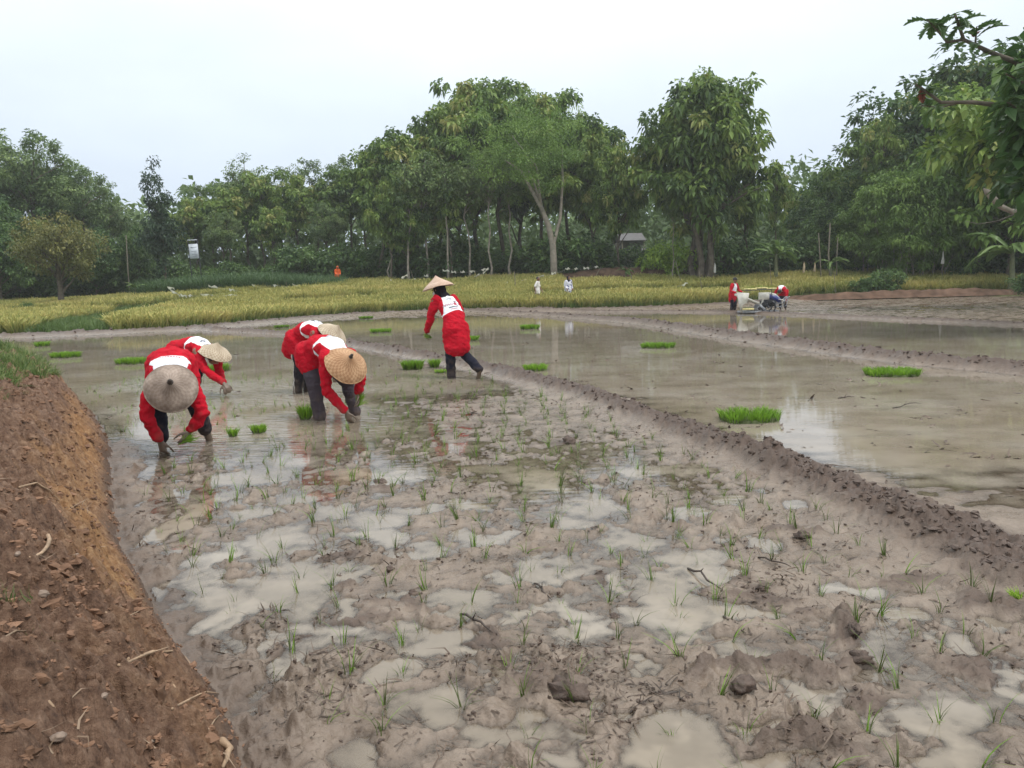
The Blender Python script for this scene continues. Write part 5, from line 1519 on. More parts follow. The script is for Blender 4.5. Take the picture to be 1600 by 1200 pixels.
# ------------------------------------------------------------------ seedling mats waiting in the water
def seed_mat(label, px, py, wpx, dpx_m, hgt=.09, z=0.0, name="seedling_mat", tone=.50, dens=1.0, group=None, rz=None):
    c = at(px, py, z); d = np.linalg.norm(c)
    a = wpx * math.hypot(c[1], 0) / 1240 / 2; b = dpx_m / 2
    n = int(min(1500, max(110, 3200 * a * b * 4 * dens)))
    V = []; F = []; T = []
    for k in range(n):
        th = rng.uniform(0, 6.28); r = math.sqrt(rng.random())
        sq = 1 / max(abs(math.cos(th)), abs(math.sin(th))) ** .5
        x, y = math.cos(th) * r * a * sq * .92, math.sin(th) * r * b * sq * .92
        lx = .35 * (x / a) + rng.normal(0, .25); ly = .35 * (y / b) + rng.normal(0, .25)
        h = hgt * rng.uniform(.45, 1.05); w_ = .0035 + d * .00018
        p = np.array([x, y, .0]); q = p + np.array([lx * h * .45, ly * h * .45, h * .62]); e = p + np.array([lx * h * 1.1, ly * h * 1.1, h * .96])
        sd = np.array([math.sin(th * 3), math.cos(th * 3), 0]) * w_
        i0 = len(V); V += [p - sd, p + sd, q + sd * .9, q - sd * .9, e]; ti = np.clip(rng.normal(tone, .14), .1, .98)
        T += [ti - .3, ti - .3, ti, ti, ti + .05]; F += [(i0, i0 + 1, i0 + 2, i0 + 3), (i0 + 3, i0 + 2, i0 + 4)]
    o = empty(name, (c[0], c[1], z + .005), rng.uniform(-.4, .4) if rz is None else rz)
    tag(o, label, "seedlings", group)
    me = mesh("blades", V, F, dict(tint=np.clip(T, 0, 1))); me.materials.append(SEEDM)
    link("blades", me, parent=o)
    mb = MB(); ring = []
    for i in range(20):
        th = 2 * PI * i / 20; sq = 1 / max(abs(math.cos(th)), abs(math.sin(th))) ** .5
        ring.append((math.cos(th) * a * sq * rng.uniform(.86, .98), math.sin(th) * b * sq * rng.uniform(.86, .98)))
    mb.add([(x, y, -.05) for x, y in ring] + [(x * .93, y * .93, .022) for x, y in ring] + [(0, 0, .026)],
           [(i, (i + 1) % 20, 20 + (i + 1) % 20, 20 + i) for i in range(20)] + [(20 + i, 20 + (i + 1) % 20, 40) for i in range(20)])
    mb.build("root_mat", ROOTM, o)
    return o
ROOTM = simple("root_mat_soil", (0.055, 0.07, 0.02), .8, .4, 20)
g = "seedling mats set out in the flooded plots"
seed_mat("largest seedling mat, bright green beside the long bund in the flooded plot", 1170, 656, 96, .50, .12, group=g, rz=.1)
seed_mat("bright green seedling mat near the second bund, farthest right of all", 1393, 586, 82, .60, .11, group=g)
seed_mat("bright green seedling mat on the tree reflection in front of the second bund", 1028, 543, 54, .6, .11, group=g)
seed_mat("low seedling mat just behind the long bund, right of the walking planter", 836, 578, 38, .5, .10, group=g)
seed_mat("small far seedling mat in the middle of the second plot, right of the walker", 828, 514, 30, .5, .15, group=g)
seed_mat("flat far seedling mat seen between the walker and the bent pair", 595, 519, 34, .5, .12, group=g)
seed_mat("farthest small seedling mat close to the muddy field edge", 572, 498, 22, .5, .12, group=g)
seed_mat("dull flat seedling mat behind the striped trousers planter's back", 440, 512, 24, .5, .10, group=g, tone=.4)
seed_mat("seedling tuft peeping out right behind the walker's legs", 741, 532, 14, .3, .14, group=g)
seed_mat("long flat seedling mat in the water left of the two bank side planters", 205, 568, 50, .45, .13, group=g)
seed_mat("seedling mat at the far left beside the grassy bank end", 103, 558, 50, .5, .13, group=g)
seed_mat("smallest dull seedling mat at the far left end of the water", 66, 541, 16, .5, .14, group=g, tone=.4)
seed_mat("seedling mat half hidden behind the outstretched arm of the bank side planter", 342, 580, 30, .4, .15, group=g)
g = "loose seedling bundles dropped among the planters"
seed_mat("round dense seedling bundle standing in the mud left of the walker", 645, 577, 32, .26, .17, name="seedling_bundle", group=g, dens=3)
seed_mat("smaller seedling bundle beside the walker's planted leg", 679, 574, 14, .16, .16, name="seedling_bundle", group=g, dens=4)
seed_mat("pale flattened seedling bundle in front of the walker's feet", 690, 582, 22, .2, .05, name="seedling_bundle", group=g, tone=.8, dens=3)
seed_mat("seedling bundle in the water behind the golden hat planter's legs", 477, 655, 17, .10, .17, name="seedling_bundle", group=g, dens=5)
seed_mat("seedling bundle lying tilted in the mud between the two pairs of planters", 404, 676, 22, .10, .09, name="seedling_bundle", group=g, dens=5)
seed_mat("little seedling bundle by the muddy left foot of the nearest planter", 364, 682, 12, .08, .09, name="seedling_bundle", group=g, dens=6)
seed_mat("pale fresh seedling tuft at the right edge of the photo below the bund", 1594, 942, 24, .05, .06, name="seedling_bundle", group=g, tone=.85, dens=6)
def held(label, p, d, L=.17):
    V = []; F = []; T = []; d = _n(np.array(d, float))
    for k in range(46):
        e = _n(d + rng.normal(0, .22, 3)); p0 = np.array(p) - d * .05 + rng.normal(0, .008, 3); sd = _n(np.cross(e, rng.normal(0, 1, 3))) * .005
        q = p0 + e * L * rng.uniform(.7, 1.1); m_ = (p0 + q) / 2
        i0 = len(V); V += [p0 - sd * .5, p0 + sd * .5, m_ + sd, m_ - sd, q]; ti = np.clip(rng.normal(.5, .15), .1, .95); T += [ti - .3, ti - .3, ti, ti, ti]
        F += [(i0, i0 + 1, i0 + 2, i0 + 3), (i0 + 3, i0 + 2, i0 + 4)]
    me = mesh("seedling_handful", V, F, dict(tint=np.clip(T, 0, 1))); me.materials.append(SEEDM)
    o = link("seedling_handful", me); tag(o, label, "seedlings", "handfuls of seedlings held by the planters")
def hpos(o_, p): 
    bpy.context.view_layer.update(); return np.array(o_.matrix_world @ Vector(p))
PP = [o for o in bpy.data.objects if o.name.startswith("person")]
PP.sort(key=lambda o: o.name)
held("seedlings held in the left hand of the nearest planter under the big grey hat", hpos(PP[0], (-.075, .42, .13)), (.75, .1, .35))
held("seedlings held by the golden tan hat planter in front of the far knee", hpos(PP[2], (-.18, .50, .20)), (.3, -.1, .5))
held("seedlings gripped in the walking planter's left hand, roots hanging down", hpos(PP[4], (-.235, .46, .62)), (-.7, .2, .25), .14)

# ------------------------------------------------------------------ clods, straw and twigs in the mud
CLODM = simple("clod_mud", (0.085, 0.059, 0.046), .62, .35, 30, bump=.7, bscale=70, spec=.4)
STRAWM = simple("straw_rotten", (0.085, 0.058, 0.040), .6, .6, 3)
STRAWP = simple("straw_pale", (0.25, 0.175, 0.115), .7, .4, 3)
def lump(c, r, seed, sub=2, fl=.65, rough=.5):
    V, F = blob((0, 0, 0), 1.0, 8 if sub < 3 else 18, 5 if sub < 3 else 12)
    V = np.array([tuple(v) for v in V])
    k = 1 + rough * (fbm(V[:, 0] * 1.7 + seed, V[:, 1] * 1.7 + V[:, 2] * 2.1, 3, 601)) + (.0 if sub < 3 else .22 * pn(V[:, 0] * 5 + seed, V[:, 1] * 5 + V[:, 2] * 4, 603))
    V = V * k[:, None] * np.array([r, r * rng.uniform(.6, 1.0), r * fl]); a = rng.uniform(0, 6.28)
    R = np.array([[math.cos(a), -math.sin(a), 0], [math.sin(a), math.cos(a), 0], [0, 0, 1]])
    return V @ R.T + np.array(c), F
def fast_lumps(P, Rr, name, mat, fl=.6, rough=.7):
    """many small crumbs as one mesh"""
    base_v, base_f = blob((0, 0, 0), 1.0, 6, 4); bv = np.array([tuple(v) for v in base_v]); n = len(P); m_ = len(bv)
    k = 1 + rng.uniform(-rough * .75, rough * .6, (n, m_, 1))
    V = bv[None] * k * Rr[:, None, None] * np.stack([rng.uniform(.7, 1.5, n), rng.uniform(.5, 1.0, n), rng.uniform(.4, .9, n)], -1)[:, None, :]
    a = rng.uniform(0, 6.28, n); c, s = np.cos(a)[:, None], np.sin(a)[:, None]
    V = np.stack([V[:, :, 0] * c - V[:, :, 1] * s, V[:, :, 0] * s + V[:, :, 1] * c, V[:, :, 2]], -1) + P[:, None, :]
    F = []
    tri = [f for f in base_f]
    q = [f for f in tri if len(f) == 4]; caps = [f for f in tri if len(f) != 4]
    F4 = np.array(q)[None] + (np.arange(n) * m_)[:, None, None]
    Fl = F4.reshape(-1, 4)
    cap = np.array([[c_[0], c_[1], c_[2], c_[3]] for c_ in caps] + [[c_[0], c_[3], c_[4], c_[5]] for c_ in caps])
    Fc = (cap[None] + (np.arange(n) * m_)[:, None, None]).reshape(-1, 4)
    o = link(name, mesh(name, V.reshape(-1, 3), np.concatenate([Fl, Fc]), smooth=False), mat); tag(o, kind="stuff"); return o
# crumbs along the three bunds, the field edge and over the near mud
n = 90000
th = rng.uniform(-.80, .80, n); rd = np.exp(rng.uniform(math.log(1.9), math.log(44), n))
X = np.sin(th) * rd; Y = np.cos(th) * rd; Tq = terrain(X, Y)
wgt = np.clip(Tq["g1"] ** 3 * 1.0 + Tq["g2"] * .9 + Tq["g3"] * .5 + Tq["berm"] * .55, 0, 1) * (rd > 2)
keep = (rng.random(n) < wgt * .85) & (Tq["sdb"] < 0)
Rr = rng.uniform(.008, .026, n) * (1 + .035 * rd) * (.6 + .8 * (rng.random(n) ** 3))
fast_lumps(np.stack([X, Y, Tq["z"] - Rr * .12], -1)[keep], Rr[keep], "bund_crumbs", CLODM)
patch = fbm(X * 1.6, Y * 1.6, 3, 611)
keep = (Tq["s1"] > 0) & (Tq["sdb"] < -.1) & (Y < 9) & (Tq["z"] > .004) & (rng.random(n) < np.clip(.12 + .8 * (patch - .10), .04, .55))
Rr2 = rng.uniform(.003, .009, n) * (1 + .05 * rd)
fast_lumps(np.stack([X, Y, Tq["z"] + Rr2 * .1], -1)[keep], Rr2[keep], "mud_crumbs", CLODM)
def straws(P, L, wd, name, mat, up_=.35):
    n = len(P); a = rng.uniform(0, 6.28, n); el = np.abs(rng.normal(0, up_, n))
    d = np.stack([np.cos(a) * np.cos(el), np.sin(a) * np.cos(el), np.sin(el)], -1); b = rng.normal(0, .35, (n, 3)); b[:, 2] *= .3
    p1 = P + d * L[:, None] * .5; p2 = P + (d + b) * L[:, None]; p2[:, 2] = np.maximum(p2[:, 2], P[:, 2] - .003)
    sd = np.stack([-np.sin(a), np.cos(a), rng.normal(0, .4, n)], -1) * wd[:, None] * .5
    V = np.stack([P - sd, P + sd, p1 + sd, p1 - sd, p2], 1).reshape(-1, 3); i = np.arange(n) * 5
    F = [(k, k + 1, k + 2, k + 3) for k in i] + [(k + 3, k + 2, k + 4) for k in i]
    o = link(name, mesh(name, V, F, smooth=False), mat); tag(o, kind="stuff")
keep = (Tq["s1"] > -0.2) & (Tq["sdb"] < -.05) & (Y < 11) & (Tq["z"] > -.004) & (rng.random(n) < np.clip(.22 + 1.3 * (patch - .06), .12, .9))
P = np.stack([X, Y, Tq["z"] + .002], -1)[keep]
straws(P, rng.uniform(.015, .075, len(P)) * (1 + .03 * rd[keep]), rng.uniform(.002, .0055, len(P)) * (1 + .06 * rd[keep]), "straw_litter", STRAWM)
# drowned bits on the shallow far water
keep = ((Tq["inB"]) | ((Tq["s1"] > 0) & (Y > 8))) & (Tq["z"] > -.045) & (Tq["z"] < .02) & (Y < 26) & (Tq["sdb"] < -.1) & (rng.random(n) < np.clip(.03 + .5 * (patch - .1), .0, .25))
P = np.stack([X, Y, np.maximum(Tq["z"], -.006) + .004], -1)[keep]
straws(P, rng.uniform(.03, .11, len(P)), rng.uniform(.008, .03, len(P)), "water_litter", STRAWM, .25)
# larger clods one can point at
g = "larger mud clods lying on the planted mud"
for k, (px, py, r_) in enumerate([(880, 1084, .062), (595, 757, .05), (890, 692, .055), (1345, 1030, .035), (1160, 1072, .035), (530, 905, .028), (645, 930, .026), (1335, 985, .032), (610, 890, .02), (1190, 920, .022), (1255, 838, .035), (960, 965, .02)]):
    p = ground_pt(px, py)
    V, F = lump((0, 0, 0), r_ * 1.15, k * 3.1, 3, .62, .75)
    mb = MB(); mb.add(V, F); o = mb.build("mud_clod", CLODM)
    o.location = (p[0], p[1], p[2] + r_ * .12)
    tag(o, "biggest crumbling brown mud clod in the foreground mud" if k == 0 else "lump of dark brown mud lying on the planted mud", "clod", None if k == 0 else g)
# twigs
g = "dark twigs lying in the mud"
TWIGM = simple("twig_dark", (0.05, 0.036, 0.028), .7, .4, 20)
tw = [((1075, 898), (1128, 924), .010, "dark knobbly twig half sunk in the puddle right of centre"), ((1185, 872), (1236, 888), .008, "thin dark twig lying on smooth mud below the long bund"), ((1395, 642), (1440, 638), .010, "straight stick floating on the bright reflection of the second plot"),
      ((835, 915), (862, 942), .008, "short dark twig leaning in the mud near the middle"), ((985, 1118), (1020, 1090), .006, "thin straight twig in the foreground, sloping up to the right"), ((1130, 975), (1165, 992), .007, "bent dark twig beside the middle puddle"),
      ((1310, 628), (1335, 626), .012, "small dark snag poking from the sky reflection in the second plot"), ((720, 968), (770, 992), .010, "dark split stalk lying at the edge of a pale puddle")]
for (a, b, r_, lab) in tw:
    p, q = ground_pt(*a), ground_pt(*b); p[2] = max(p[2], 0) + r_ * .5; q[2] = max(q[2], 0) + r_
    mb = MB(); c = (p + q) / 2
    pts = curve(p - c, q - c, .04, 6, .05); r_ *= .6; mb.tube(pts, [r_ * .9, r_, r_ * .8, r_ * .85, r_ * .6, r_ * .3], 6)
    mb.tube([pts[2], pts[2] + (0, 0, .03) + (pts[3] - pts[2]) * .4], [r_ * .6, r_ * .25], 5)
    o = mb.build("twig", TWIGM); o.location = c; tag(o, lab, "twig")

# ------------------------------------------------------------------ things on the earth bank
ROOTP = simple("root_pale", (0.30, 0.205, 0.13), .8, .45, 14, bump=.4)
def bank_pt(px, py):
    d = fw * 1240 + rt * (px - 800) + up * (600 - py); d = d / np.linalg.norm(d)
    t = np.arange(1.0, 16, .012); q = d[None] * t[:, None] + np.array([0, 0, CAM_H])
    z = terrain(q[:, 0], q[:, 1])["z"]; i = int(np.argmax(q[:, 2] < z)); return q[i]
rt_list = [([(74, 838), (72, 856), (62, 868), (45, 872)], .011, "thick pale C shaped root sticking out of the bank"), ([(30, 762), (55, 757), (75, 768), (92, 782)], .007, "pale forked root lying across the middle of the bank"), ([(53, 738), (46, 750)], .005, "short pale side root above the forked one"),
           ([(200, 1032), (235, 1022), (268, 1018)], .010, "pale broken stick jutting sideways from the lower bank"), ([(185, 1040), (215, 1030), (262, 1012)], .006, "thin twig alongside the broken stick on the bank"), ([(268, 1108), (300, 1092), (318, 1084), (342, 1084)], .005, "long thin curved root arching out at the foot of the bank"),
           ([(345, 1160), (350, 1180), (346, 1200)], .016, "stout whitish root stub at the bottom edge of the photo"), ([(268, 1068), (278, 1086)], .006, "short stubby pale root on the lower bank"), ([(195, 966), (222, 952)], .004, "fine reddish rootlet on the orange cut of the bank"),
           ([(2, 1000), (22, 990), (40, 986)], .004, "fine pale rootlet at the left edge of the photo"), ([(325, 1140), (332, 1128), (342, 1118)], .004, "thin rootlet curling up beside the root stub"), ([(75, 1098), (88, 1112)], .006, "short grey root stub in a hollow of the bank"), ([(165, 958), (176, 966)], .006, "little white root chip on the bank"), ([(136, 880), (143, 886)], .005, "tiny curled pale root on the middle bank")]
for pts, r_, lab in rt_list:
    P = [bank_pt(*p) for p in pts]; c = P[0].copy()
    out_ = _n(np.array([.65, -.35, .65]))
    Q = [p - c + out_ * (r_ * .5 + .012 * math.sin(PI * i / (len(P) - 1))) for i, p in enumerate(P)]
    Q2 = [Q[0]]
    for a, b in zip(Q[:-1], Q[1:]): Q2 += [a * .5 + b * .5 + rng.normal(0, r_ * .4, 3), b]
    mb = MB(); mb.tube(Q2, list(np.linspace(r_ * .75, r_ * .28, len(Q2))), 7)
    o = mb.build("root", ROOTP); o.location = c; tag(o, lab, "root")
STONEM = simple("stone_grey_beige", (0.24, 0.18, 0.14), .85, .3, 20, bump=.6)
for k, (px, py, r_, lab) in enumerate([(92, 1156, .020, "rounded pale stone low on the left of the bank"), (236, 1160, .014, "small pale stone on the lower right of the bank"), (162, 1090, .014, "small grey stone in the middle of the lower bank"), (66, 932, .024, "greyish crumbly stone near the flat top of the bank"), (120, 868, .012, "little whitish stone on the bank above the orange cut"), (28, 868, .016, "pale stone next to the C shaped root")]):
    p = bank_pt(px, py); V, F = lump((0, 0, 0), r_ * .7, 40 + k * 2.3, 3, .6, .35); mb = MB(); mb.add(V, F); o = mb.build("stone", STONEM); o.location = p + np.array([0, 0, r_ * .3]); tag(o, lab, "stone")
# crumbs of dry earth and fine rootlets
EARTHM = simple("earth_crumbs", (0.17, 0.098, 0.062), .9, .55, 9, bump=.6, bscale=50, spec=.2)
n = 34000
ys_ = np.exp(rng.uniform(math.log(1.3), math.log(12), n)); off = rng.uniform(.0, 1.6, n) ** 1.0
bx = np.interp(ys_, [p[1] for p in BANK], [p[0] for p in BANK]); X = bx - off * .95; Y = ys_ - off * .3
Tq = terrain(X, Y); pk = fbm(X * 2.5, Y * 2.5, 3, 621)
keep = (Tq["sdb"] > .0) & (rng.random(n) < np.clip(.30 + 1.0 * pk, .08, .85))
Rr = rng.uniform(.004, .016, n) * (1 + .05 * ys_) * (.5 + 1.2 * rng.random(n) ** 4)
fast_lumps(np.stack([X, Y, Tq["z"] - Rr * .10], -1)[keep], Rr[keep], "earth_crumbs", EARTHM, .8)
keep = (Tq["sdb"] > .05) & (rng.random(n) < .014)
P = np.stack([X, Y, Tq["z"] + .004], -1)[keep]
straws(P, rng.uniform(.02, .10, len(P)), rng.uniform(.002, .005, len(P)), "bank_rootlets", STRAWP, .3)
# grass and weeds on the far end of the bank
wd_t = [tuft_mesh("weed_tuft", GRASSM, 20, .09, .20, .008, .7, 3, tint=(.5, .2)) for _ in range(4)]
n = 16000
Y = rng.uniform(5.2, 24, n); bx = np.interp(Y, [p[1] for p in BANK], [p[0] for p in BANK]); off = rng.uniform(.2, 5.5, n); X = bx - off
Tq = terrain(X, Y); keep = (Tq["sdb"] > .42 + .25 * fbm(X * 1.5, Y * 1.5, 3, 631) + .35 * sstep(8.5, 6.0, Y)) & (rng.random(n) < .75) & (X > -.85 * Y)
scatter("bank_grass", np.stack([X, Y, Tq["z"]], -1)[keep], wd_t, .35, .85, .35)
n = 700
Y = rng.uniform(1.4, 7, n); bx = np.interp(Y, [p[1] for p in BANK], [p[0] for p in BANK]); X = bx - rng.uniform(.55, 1.5, n); Tq = terrain(X, Y)
keep = (Tq["sdb"] > .5) & (fbm(X * 1.2, Y * 1.2, 2, 641) > .12)
scatter("bank_weeds", np.stack([X, Y, Tq["z"]], -1)[keep][::4], wd_t[:2], .12, .28, .4)
# ------------------------------------------------------------------ walk-behind rice transplanter
WHP = simple("white_plastic", (0.50, 0.49, 0.44), .5, .2, 6)
BLUE = simple("blue_paint", (0.035, 0.05, 0.20), .35, .1, 6)
DARKM = simple("dark_machine_metal", (0.03, 0.032, 0.04), .45, .3, 10)
STEEL = simple("worn_steel", (0.30, 0.31, 0.33), .4, .25, 12, metal=.6)
MATROLL = simple("mat_root_side", (0.50, 0.44, 0.19), .8, .3, 14)
tp = at(1190, 489, -.15)
tr_ = empty("rice_transplanter", (tp[0] + .02, tp[1] + .1, -.14), math.radians(-8))
tag(tr_, "white and blue walk behind rice transplanter with sloping seedling trays in the muddy plot", "transplanter")
fl_ = MB(); fl_.box((-.15, 0, .05), (1.7, .34, .10), bev=.03); fl_.build("float", STEEL, tr_)
for k in range(2): 
    f2_ = MB(); f2_.box((-.35, -.5 + k * 1.0, .05), (1.0, .22, .09), bev=.03); f2_.build("float", STEEL, tr_)
for s in (-1, 1):
    wb = MB(); R_ = Euler((PI / 2, 0, 0)).to_matrix()
    wb.lathe([(.25, -.03), (.30, -.03), (.30, .03), (.25, .03), (.25, -.03)], (.22, s * .42, .24), 22, R_)
    for k in range(10):
        a = 2 * PI * k / 10
        wb.box((.22 + .30 * math.cos(a), s * .42, .24 + .30 * math.sin(a)), (.035, .14, .075), ry=-a)
    for k in range(5):
        a = 2 * PI * k / 5; wb.tube([(.22, s * .42, .24), (.22 + .27 * math.cos(a), s * .42, .24 + .27 * math.sin(a))], [.014, .014], 6)
    wb.lathe([(.001, -.05), (.05, -.05), (.05, .05), (.001, .05)], (.22, s * .42, .24), 10, R_)
    wb.build("wheel", DARKM, tr_)
hd_ = MB()
V_, F_ = tube([(-.05, 0, .60), (.08, 0, .66), (.30, 0, .68), (.55, 0, .62), (.72, 0, .50)], [(.16, .08), (.22, .13), (.24, .15), (.23, .14), (.17, .10)], (0, 1, 0), 14); hd_.add(V_, F_)
ho_ = hd_.build("engine_hood", BLUE, tr_)
st_ = MB(); V_, F_ = tube([(.20, 0, .765), (.36, 0, .77), (.55, 0, .725), (.70, 0, .60)], [(.15, .075), (.17, .08), (.16, .07), (.10, .05)], (0, 1, 0), 12); st_.add(V_, F_); st_.build("white_stripe", WHP, ho_)
en = MB(); en.box((.30, 0, .40), (.55, .36, .26), bev=.04); en.box((.12, -.16, .34), (.22, .14, .20), bev=.03); en.lathe([(.001, -.03), (.10, -.03), (.10, .03), (.001, .03)], (.42, -.22, .40), 16, Euler((PI / 2, 0, 0)).to_matrix()); en.build("engine", DARKM, tr_)
lg = MB(); lg.tube([(.02, -.30, .56), (-.06, -.34, .36), (-.02, -.36, .14), (-.12, -.36, .06)], [.035, .045, .04, .05], 8); lg.build("wheel_arm", WHP, tr_)
hb2 = MB()
for s in (-1, 1):
    hb2.tube([(.55, s * .22, .36), (.80, s * .26, .40), (1.02, s * .27, .62), (1.10, s * .26, .66)], [.022] * 4, 8)
    hb2.tube([(.50, s * .22, .30), (.78, s * .26, .22), (.98, s * .27, .30), (1.02, s * .27, .60)], [.018] * 4, 8)
hb2.tube([(1.02, -.27, .62), (1.02, .27, .62)], [.02, .02], 8); hb2.build("handle_frame", STEEL, tr_)
pn2 = MB(); pn2.box((.82, 0, .52), (.34, .50, .04), ry=.25, bev=.015); pn2.build("control_panel", WHP, tr_)
for k in range(4):
    y = -.55 + k * .30
    t1 = MB(); t1.box((-.62, y, .56), (.95, .27, .025), ry=math.radians(24) , bev=.008)
    to = t1.build("seedling_tray", WHP, tr_)
    for yy in (-.14, .14):
        r1 = MB(); r1.box((-.62, y + yy, .60), (.95, .014, .08), ry=math.radians(24)); r1.build("tray_divider", WHP, to)
fp = MB(); fp.add([(-1.14, -.74, .90), (-.62, -.74, .86), (-.70, -.80, .46), (-.90, -.82, .36), (-.98, -.80, .05), (-.90, -.80, .05), (-1.14, -.715, .90), (-.62, -.715, .86), (-.70, -.775, .46), (-.90, -.795, .36), (-.98, -.775, .05), (-.90, -.775, .05)],
                  [(0, 1, 2, 3), (0, 3, 5, 4), (7, 6, 9, 8), (9, 6, 10, 11), (0, 6, 7, 1), (1, 7, 8, 2), (0, 4, 10, 6), (2, 8, 9, 3), (3, 9, 11, 5), (4, 5, 11, 10)])
fp.build("tray_side_cover", WHP, tr_)
fp2 = MB(); fp2.box((-.02, -.70, .72), (.44, .03, .30), rx=.12, bev=.01); fp2.build("tray_front_cover", WHP, tr_)
rk = MB()
for s in (-.6, .5):
    rk.tube([(-.75, s, .95), (.45, s, 1.0)], [.013, .013], 6)
for x in (-.7, -.2, .3): rk.tube([(x, -.6, .97), (x, .5, .97)], [.012, .012], 6); rk.tube([(x, -.6, .97), (x + .1, -.3, .4)], [.012, .012], 6)
rk.build("spare_mat_rack", DARKM, tr_)
pa = MB()
for k in range(4): pa.box((-.05, -.50 + k * .3, .24), (.34, .05, .10), ry=.7, bev=.015); pa.tube([(-.2, -.5 + k * .3, .3), (-.28, -.5 + k * .3, .12)], [.03, .015], 6)
pa.build("planting_arm", STEEL, tr_)["kind"] = "stuff"
def mat_on(label, x, y, z, sx, sy, rz_):
    o = empty("seedling_mat", tuple(tr_.matrix_world @ Vector((x, y, z))), rz_)
    bpy.context.view_layer.update()
    o.location = tr_.matrix_basis @ Vector((x, y, z))
    tag(o, label, "seedlings", "seedling mats on the transplanter")
    b_ = MB(); b_.box((0, 0, .03), (sx, sy, .07), bev=.02); b_.build("root_mat", MATROLL, o)
    V, F, T = blades(90, 1, .12, .014, .5, 2, 0, (.5, .15), .2); V[:, 0] *= sx * .48; V[:, 1] *= sy * .48; V[:, 2] += .06
    me = mesh("blades", V, F, dict(tint=np.clip(T, 0, 1))); me.materials.append(SEEDM); link("blades", me, parent=o)
mat_on("seedling mat roll at the left end of the transplanter's rack", -.52, -.3, .985, .50, .26, .1)
mat_on("seedling mat standing highest in the middle of the transplanter's rack", -.02, -.1, 1.02, .46, .26, -.1)
mat_on("seedling mat at the right end of the transplanter's rack", .36, -.3, .985, .36, .26, .05)
mat_on("dark green seedling mat hanging low in front of the transplanter's trays", -.68, -.86, .16, .46, .2, 0)

# ------------------------------------------------------------------ banana plants
BANL = leafmat("banana_leaf", [(0, (.06, .11, .03)), (.5, (.12, .20, .05)), (1, (.22, .30, .09))], trans=.35, rough=.4)
BANS = simple("banana_stem", (.12, .13, .06), .6, .4, 6)
def banana_leaf(L, wd, seed):
    r = np.random.default_rng(seed); n = 12; V = []; F = []; T = []
    for i in range(n + 1):
        t = i / n
        c = np.array([L * t * (1 - .18 * t), 0, L * (.55 * t - .75 * t * t)])
        ww = wd * (math.sin(PI * min(1, .08 + t * .92)) ** .6) * .5 if t > .06 else wd * .05
        V += [c, c + (0, ww, -.28 * ww), c - (0, ww, .28 * ww)]; T += [.55, .5, .5]
    for i in range(n):
        for s in (1, 2):
            if r.random() < .17 and i > 1:      # a tear: the strip hangs loose
                b = len(V); k = np.array(V[3 * i + s + 3]) + (0, 0, -.12 * L * r.random())
                V += [np.array(V[3 * i]) * .5 + np.array(V[3 * i + 3]) * .5, k]; T += [.5, .45]
                F.append((3 * i, 3 * i + s, b + 1, b)); continue
            F.append((3 * i, 3 * i + s, 3 * i + 3 + s, 3 * i + 3))
    m_ = mesh("leaf", V, F, dict(tint=np.array(T) + r.normal(0, .06, len(T)))); m_.materials.append(BANL); return m_
BL = [banana_leaf(1.9, .48, 1), banana_leaf(2.0, .5, 2), banana_leaf(1.7, .42, 3)]
def banana(label, px, Y, hgt, n=8, group=None, base_z=None, az0=0.0, spread=1.0):
    x = atY(px, 440, Y)[0]; z = float(zfar(np.array([x]), np.array([float(Y)]))[0]) if base_z is None else base_z
    o = empty("banana_plant", (x, Y, z - .05)); tag(o, label, "banana plant", group)
    st = hgt * .48
    mb = MB(); mb.tube([(0, 0, 0), (.02, 0, st * .5), (0, .02, st), (.02, 0, st * 1.15)], [.13 * hgt / 3.5, .11 * hgt / 3.5, .08 * hgt / 3.5, .04], 10); mb.build("stem", BANS, o)
    for k in range(n):
        l_ = link("leaf", BL[k % 3], parent=o); l_.location = (0, 0, st * (.95 + .15 * rng.random()))
        tilt = rng.uniform(-.75, .35); s = hgt / 3.5 * rng.uniform(.8, 1.1) * spread
        l_.rotation_euler = (rng.normal(0, .2), tilt, az0 + 2 * PI * k / n + rng.normal(0, .25)); l_.scale = (s, s, s)
banana("large banana plant with a wide drooping leaf at the right edge of the photo", 1580, 49, 5.0, 8, None, .05, 2.9, 1.25)
banana("banana plant in front of the right wood, left of the white rag", 1385, 56.5, 3.4, 8)
banana("banana plant just right of the two pale scarecrow rags", 1298, 56.5, 2.8, 8)
banana("tall banana plant with pale drooping leaves right of the big teak", 1212, 56.5, 4.3, 9)
banana("small bright banana plant between the shade tree and the maize", 210, 58, 2.0, 7)
banana("smallest banana plant at the left end of the maize", 250, 58.5, 1.3, 5)
banana("low palm like plant on the brown bank left of the big teak", 978, 57.5, 1.7, 9)

# ------------------------------------------------------------------ breadfruit tree reaching in from the right
BFL = leafmat("breadfruit_leaf", [(0, (.03, .07, .022)), (.5, (.065, .13, .035)), (.9, (.14, .23, .05)), (1, (.20, .28, .07))], trans=.3, rough=.35)
BFRED = simple("withered_leaf_red", (.20, .05, .03), .7, .3)
def lobed_leaf(L, wd, nm="leaf", mat=None):
    V = []; F = []; T = []
    n = 12; pr = [.10, .55, .30, .80, .42, .95, .50, 1.0, .48, .80, .36, .40, .03]
    for i in range(n + 1):
        t = i / n; c = np.array([L * t, 0, .10 * L * math.sin(PI * t) - .22 * L * t * t]); ww = wd * .5 * pr[i]
        V += [c, c + (.10 * L * (pr[i] > .5), ww, .10 * ww), c + (.10 * L * (pr[i] > .5), -ww, .10 * ww)]; T += [.55, .45, .45]
    for i in range(n):
        for s in (1, 2): F.append((3 * i, 3 * i + s, 3 * i + 3 + s, 3 * i + 3))
    m_ = mesh(nm, V, F, dict(tint=T)); m_.materials.append(mat or BFL); return m_
